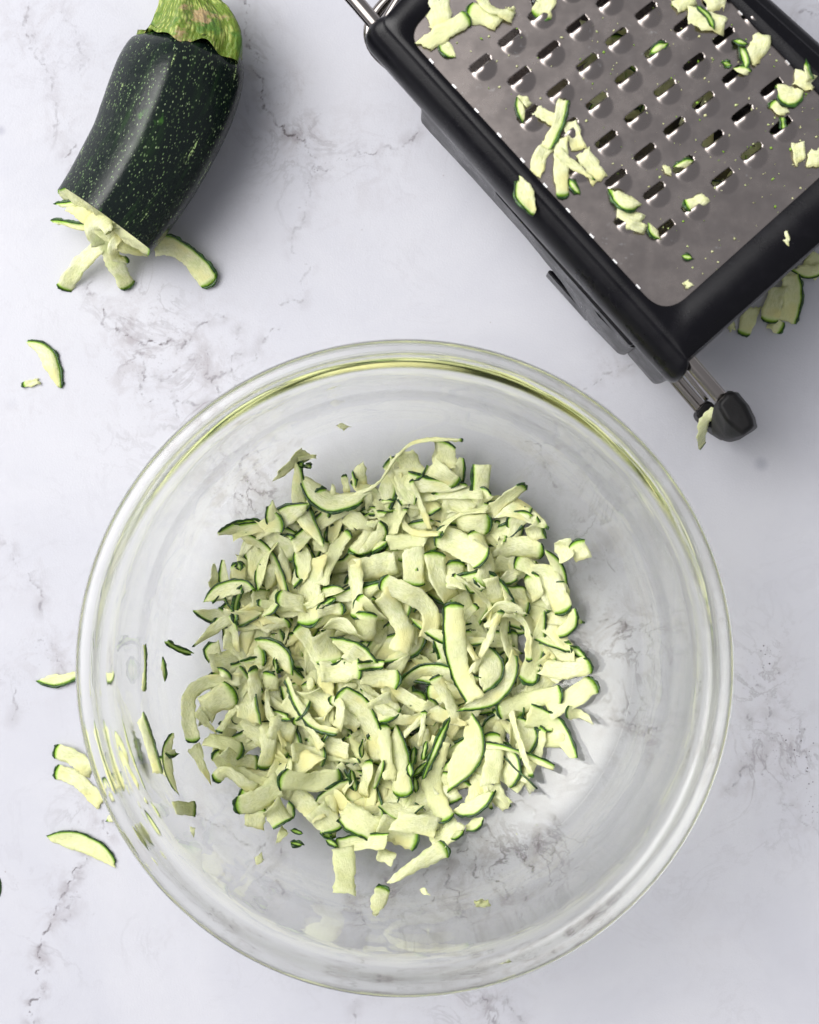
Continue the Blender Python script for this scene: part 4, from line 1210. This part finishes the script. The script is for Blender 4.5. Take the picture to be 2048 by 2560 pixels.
def hull_obj(name, pts, mat, parent, bev=.0022, off=GO, sub=2):
    import bmesh
    bm = bmesh.new()
    for p in pts: bm.verts.new(tuple(p - off))
    bmesh.ops.convex_hull(bm, input=bm.verts)
    bmesh.ops.delete(bm, geom=[v for v in bm.verts if not v.link_faces], context='VERTS')
    bmesh.ops.dissolve_limit(bm, angle_limit=.12, verts=bm.verts, edges=bm.edges)
    me = bpy.data.meshes.new(name); bm.to_mesh(me); bm.free(); me.materials.append(mat)
    o = bpy.data.objects.new(name, me); COL.objects.link(o); o.parent = parent
    b = bevel(o, bev, 4, 20); me.polygons.foreach_set('use_smooth', [True] * len(me.polygons))
    m = o.modifiers.new('wn', 'WEIGHTED_NORMAL')
    return o
fz = lambda x, y, z: P(1350 + x * .3478, 600 + y * .3478, z)
foot = hull_obj('rubber_foot', [fz(*a, .082) for a in ((1270, 1180), (1345, 1100), (1400, 1095), (1480, 1180), (1530, 1290), (1540, 1345), (1470, 1400), (1340, 1300))] +
    [fz(*a, .066) for a in ((1248, 1172), (1350, 1080), (1420, 1088), (1505, 1190), (1548, 1275), (1566, 1352), (1490, 1415), (1350, 1440), (1250, 1230))] +
    [fz(*a, .034) for a in ((1230, 1330), (1320, 1210), (1470, 1250), (1520, 1340), (1430, 1440), (1345, 1460), (1260, 1410), (1215, 1375))], M_rubber, GR)
hull_obj('rubber_foot', [fz(*a, .042) for a in ((1115, 1250), (1195, 1160), (1235, 1165), (1330, 1260), (1330, 1380), (1180, 1330))] +
    [fz(*a, .020) for a in ((1100, 1250), (1190, 1150), (1235, 1165), (1400, 1330), (1390, 1440), (1300, 1440), (1225, 1395), (1110, 1290))] + 
    [fz(*a, .002) for a in ((1150, 1250), (1210, 1190), (1380, 1340), (1360, 1410), (1250, 1380))], M_rubber, GR, .0016)
dat, C_, L_ = lay_shred('t', [(1350 + x * .3478, 600 + y * .3478) for x, y in ((1265, 1225), (1185, 1290), (1165, 1390), (1165, 1480))], 80 * .3478, 'e', 'r', 812, zs=[.052, .046, .038, .022], info={'roll': .15, 'twist': .5})
tag(shred_object(dat), 'pale zucchini strip draped over the black rubber grater foot', 'zucchini shred')

# crumbs and juice droplets
def blobs(name, spots, mat, lab, cat, attrs=True):
    V, F, rd, uv = [], [], [], []; r = np.random.default_rng(17)
    for (x, y, z, s_, gr) in spots:
        o_ = len(V); b = r.normal(0, .25, (6, 3))
        base = np.array([(1, 0, 0), (-1, 0, 0), (0, 1, 0), (0, -1, 0), (0, 0, .6), (0, 0, -.3)]) + b
        a = r.uniform(0, PI); st_ = r.uniform(.4, 1)
        for q in base:
            xx = q[0] * s_; yy = q[1] * s_ * st_
            V.append((x + xx * math.cos(a) - yy * math.sin(a), y + xx * math.sin(a) + yy * math.cos(a), z + max(q[2], -.2) * s_ * .7)); rd.append(gr); uv.append((V[-1][0], V[-1][1]))
        for f in ((0, 2, 4), (2, 1, 4), (1, 3, 4), (3, 0, 4), (2, 0, 5), (1, 2, 5), (3, 1, 5), (0, 3, 5)): F.append(tuple(i + o_ for i in f))
    o = mesh_obj(name, V, F, mat, None, True, {'rind': rd}, uv); tag(o, lab, cat, kind='stuff'); return o
r_ = np.random.default_rng(55); sp = []
for k in range(430):
    a, b = r_.uniform(0, 1, 2); px_ = 1100 + 640 * a + 470 * b; py_ = 120 + 600 * a - 320 * b
    if r_.random() > .35 + .65 * (px_ - 1100) / 900: continue
    x, y, z = P(px_, py_, ZT - .0008); sp.append((x, y, z, abs(r_.normal(.00022, .00024)) + .0001, r_.choice([9., .9, 9., .4])))
blobs('zucchini_crumbs', sp, M_flesh, 'tiny zucchini crumbs scattered over the steel grating plate', 'crumbs')
sp = []
for k in range(26):
    a, d = r_.uniform(0, 2 * PI), r_.uniform(.02, .098); x, y = BX + d * math.cos(a), BY + d * math.sin(a)
    sp.append((x, y, float(bowl_floor(x, y)) + .0001, abs(r_.normal(.0002, .0002)) + .0001, r_.choice([.2, .6, 9.])))
blobs('bowl_crumbs', sp, M_flesh, 'few tiny zucchini specks on the bare glass of the bowl', 'crumbs')
def dome_drop(px, py, z, r):
    V, F = [], []; n = 14; m = 5; c = P(px, py, z)
    for i in range(m + 1):
        ph = PI / 2 * i / m
        for k in range(n): a = 2 * PI * k / n; V.append((c[0] + r * math.cos(ph) * math.cos(a), c[1] + r * math.cos(ph) * math.sin(a), z - .0003 + r * .6 * math.sin(ph)))
    for i in range(m):
        for k in range(n): F.append((i * n + k, i * n + (k + 1) % n, (i + 1) * n + (k + 1) % n, (i + 1) * n + k))
    F.append(tuple(reversed(range(n))))
    return mesh_obj('water_drop', V, F, M_glass)
for i, (x, y, rr_, lb) in enumerate(((1652, 879, .0011, 'small clear water drop on the black grater rail, left of its neighbour'), (1674, 881, .0010, 'small clear water drop on the black grater rail, nearest the end'), (1340, 3, .0022, 'clear juice drop on the steel plate near the photo top'))):
    tag(dome_drop(x, y, ZT - .004 if i < 2 else ZT - .0009, rr_), lb, 'water drop', 'water drops on the grater')
# dark round thing cut by the left frame edge
o = mesh_obj('dark_pebble', *[(lambda V, F: V)(*([[(math.cos(2*PI*k/16)*.0022*math.cos(p), math.sin(2*PI*k/16)*.0055*math.cos(p), .0012*math.sin(p)) for p in (0, .5, 1.0, 1.5) for k in range(16)], None])),
    [(i*16+k, i*16+(k+1) % 16, (i+1)*16+(k+1) % 16, (i+1)*16+k) for i in range(3) for k in range(16)]], M_peel)
o.location = P(-8, 2218, 0); tag(o, 'dark green peel scrap cut by the left photo edge', 'peel scrap')
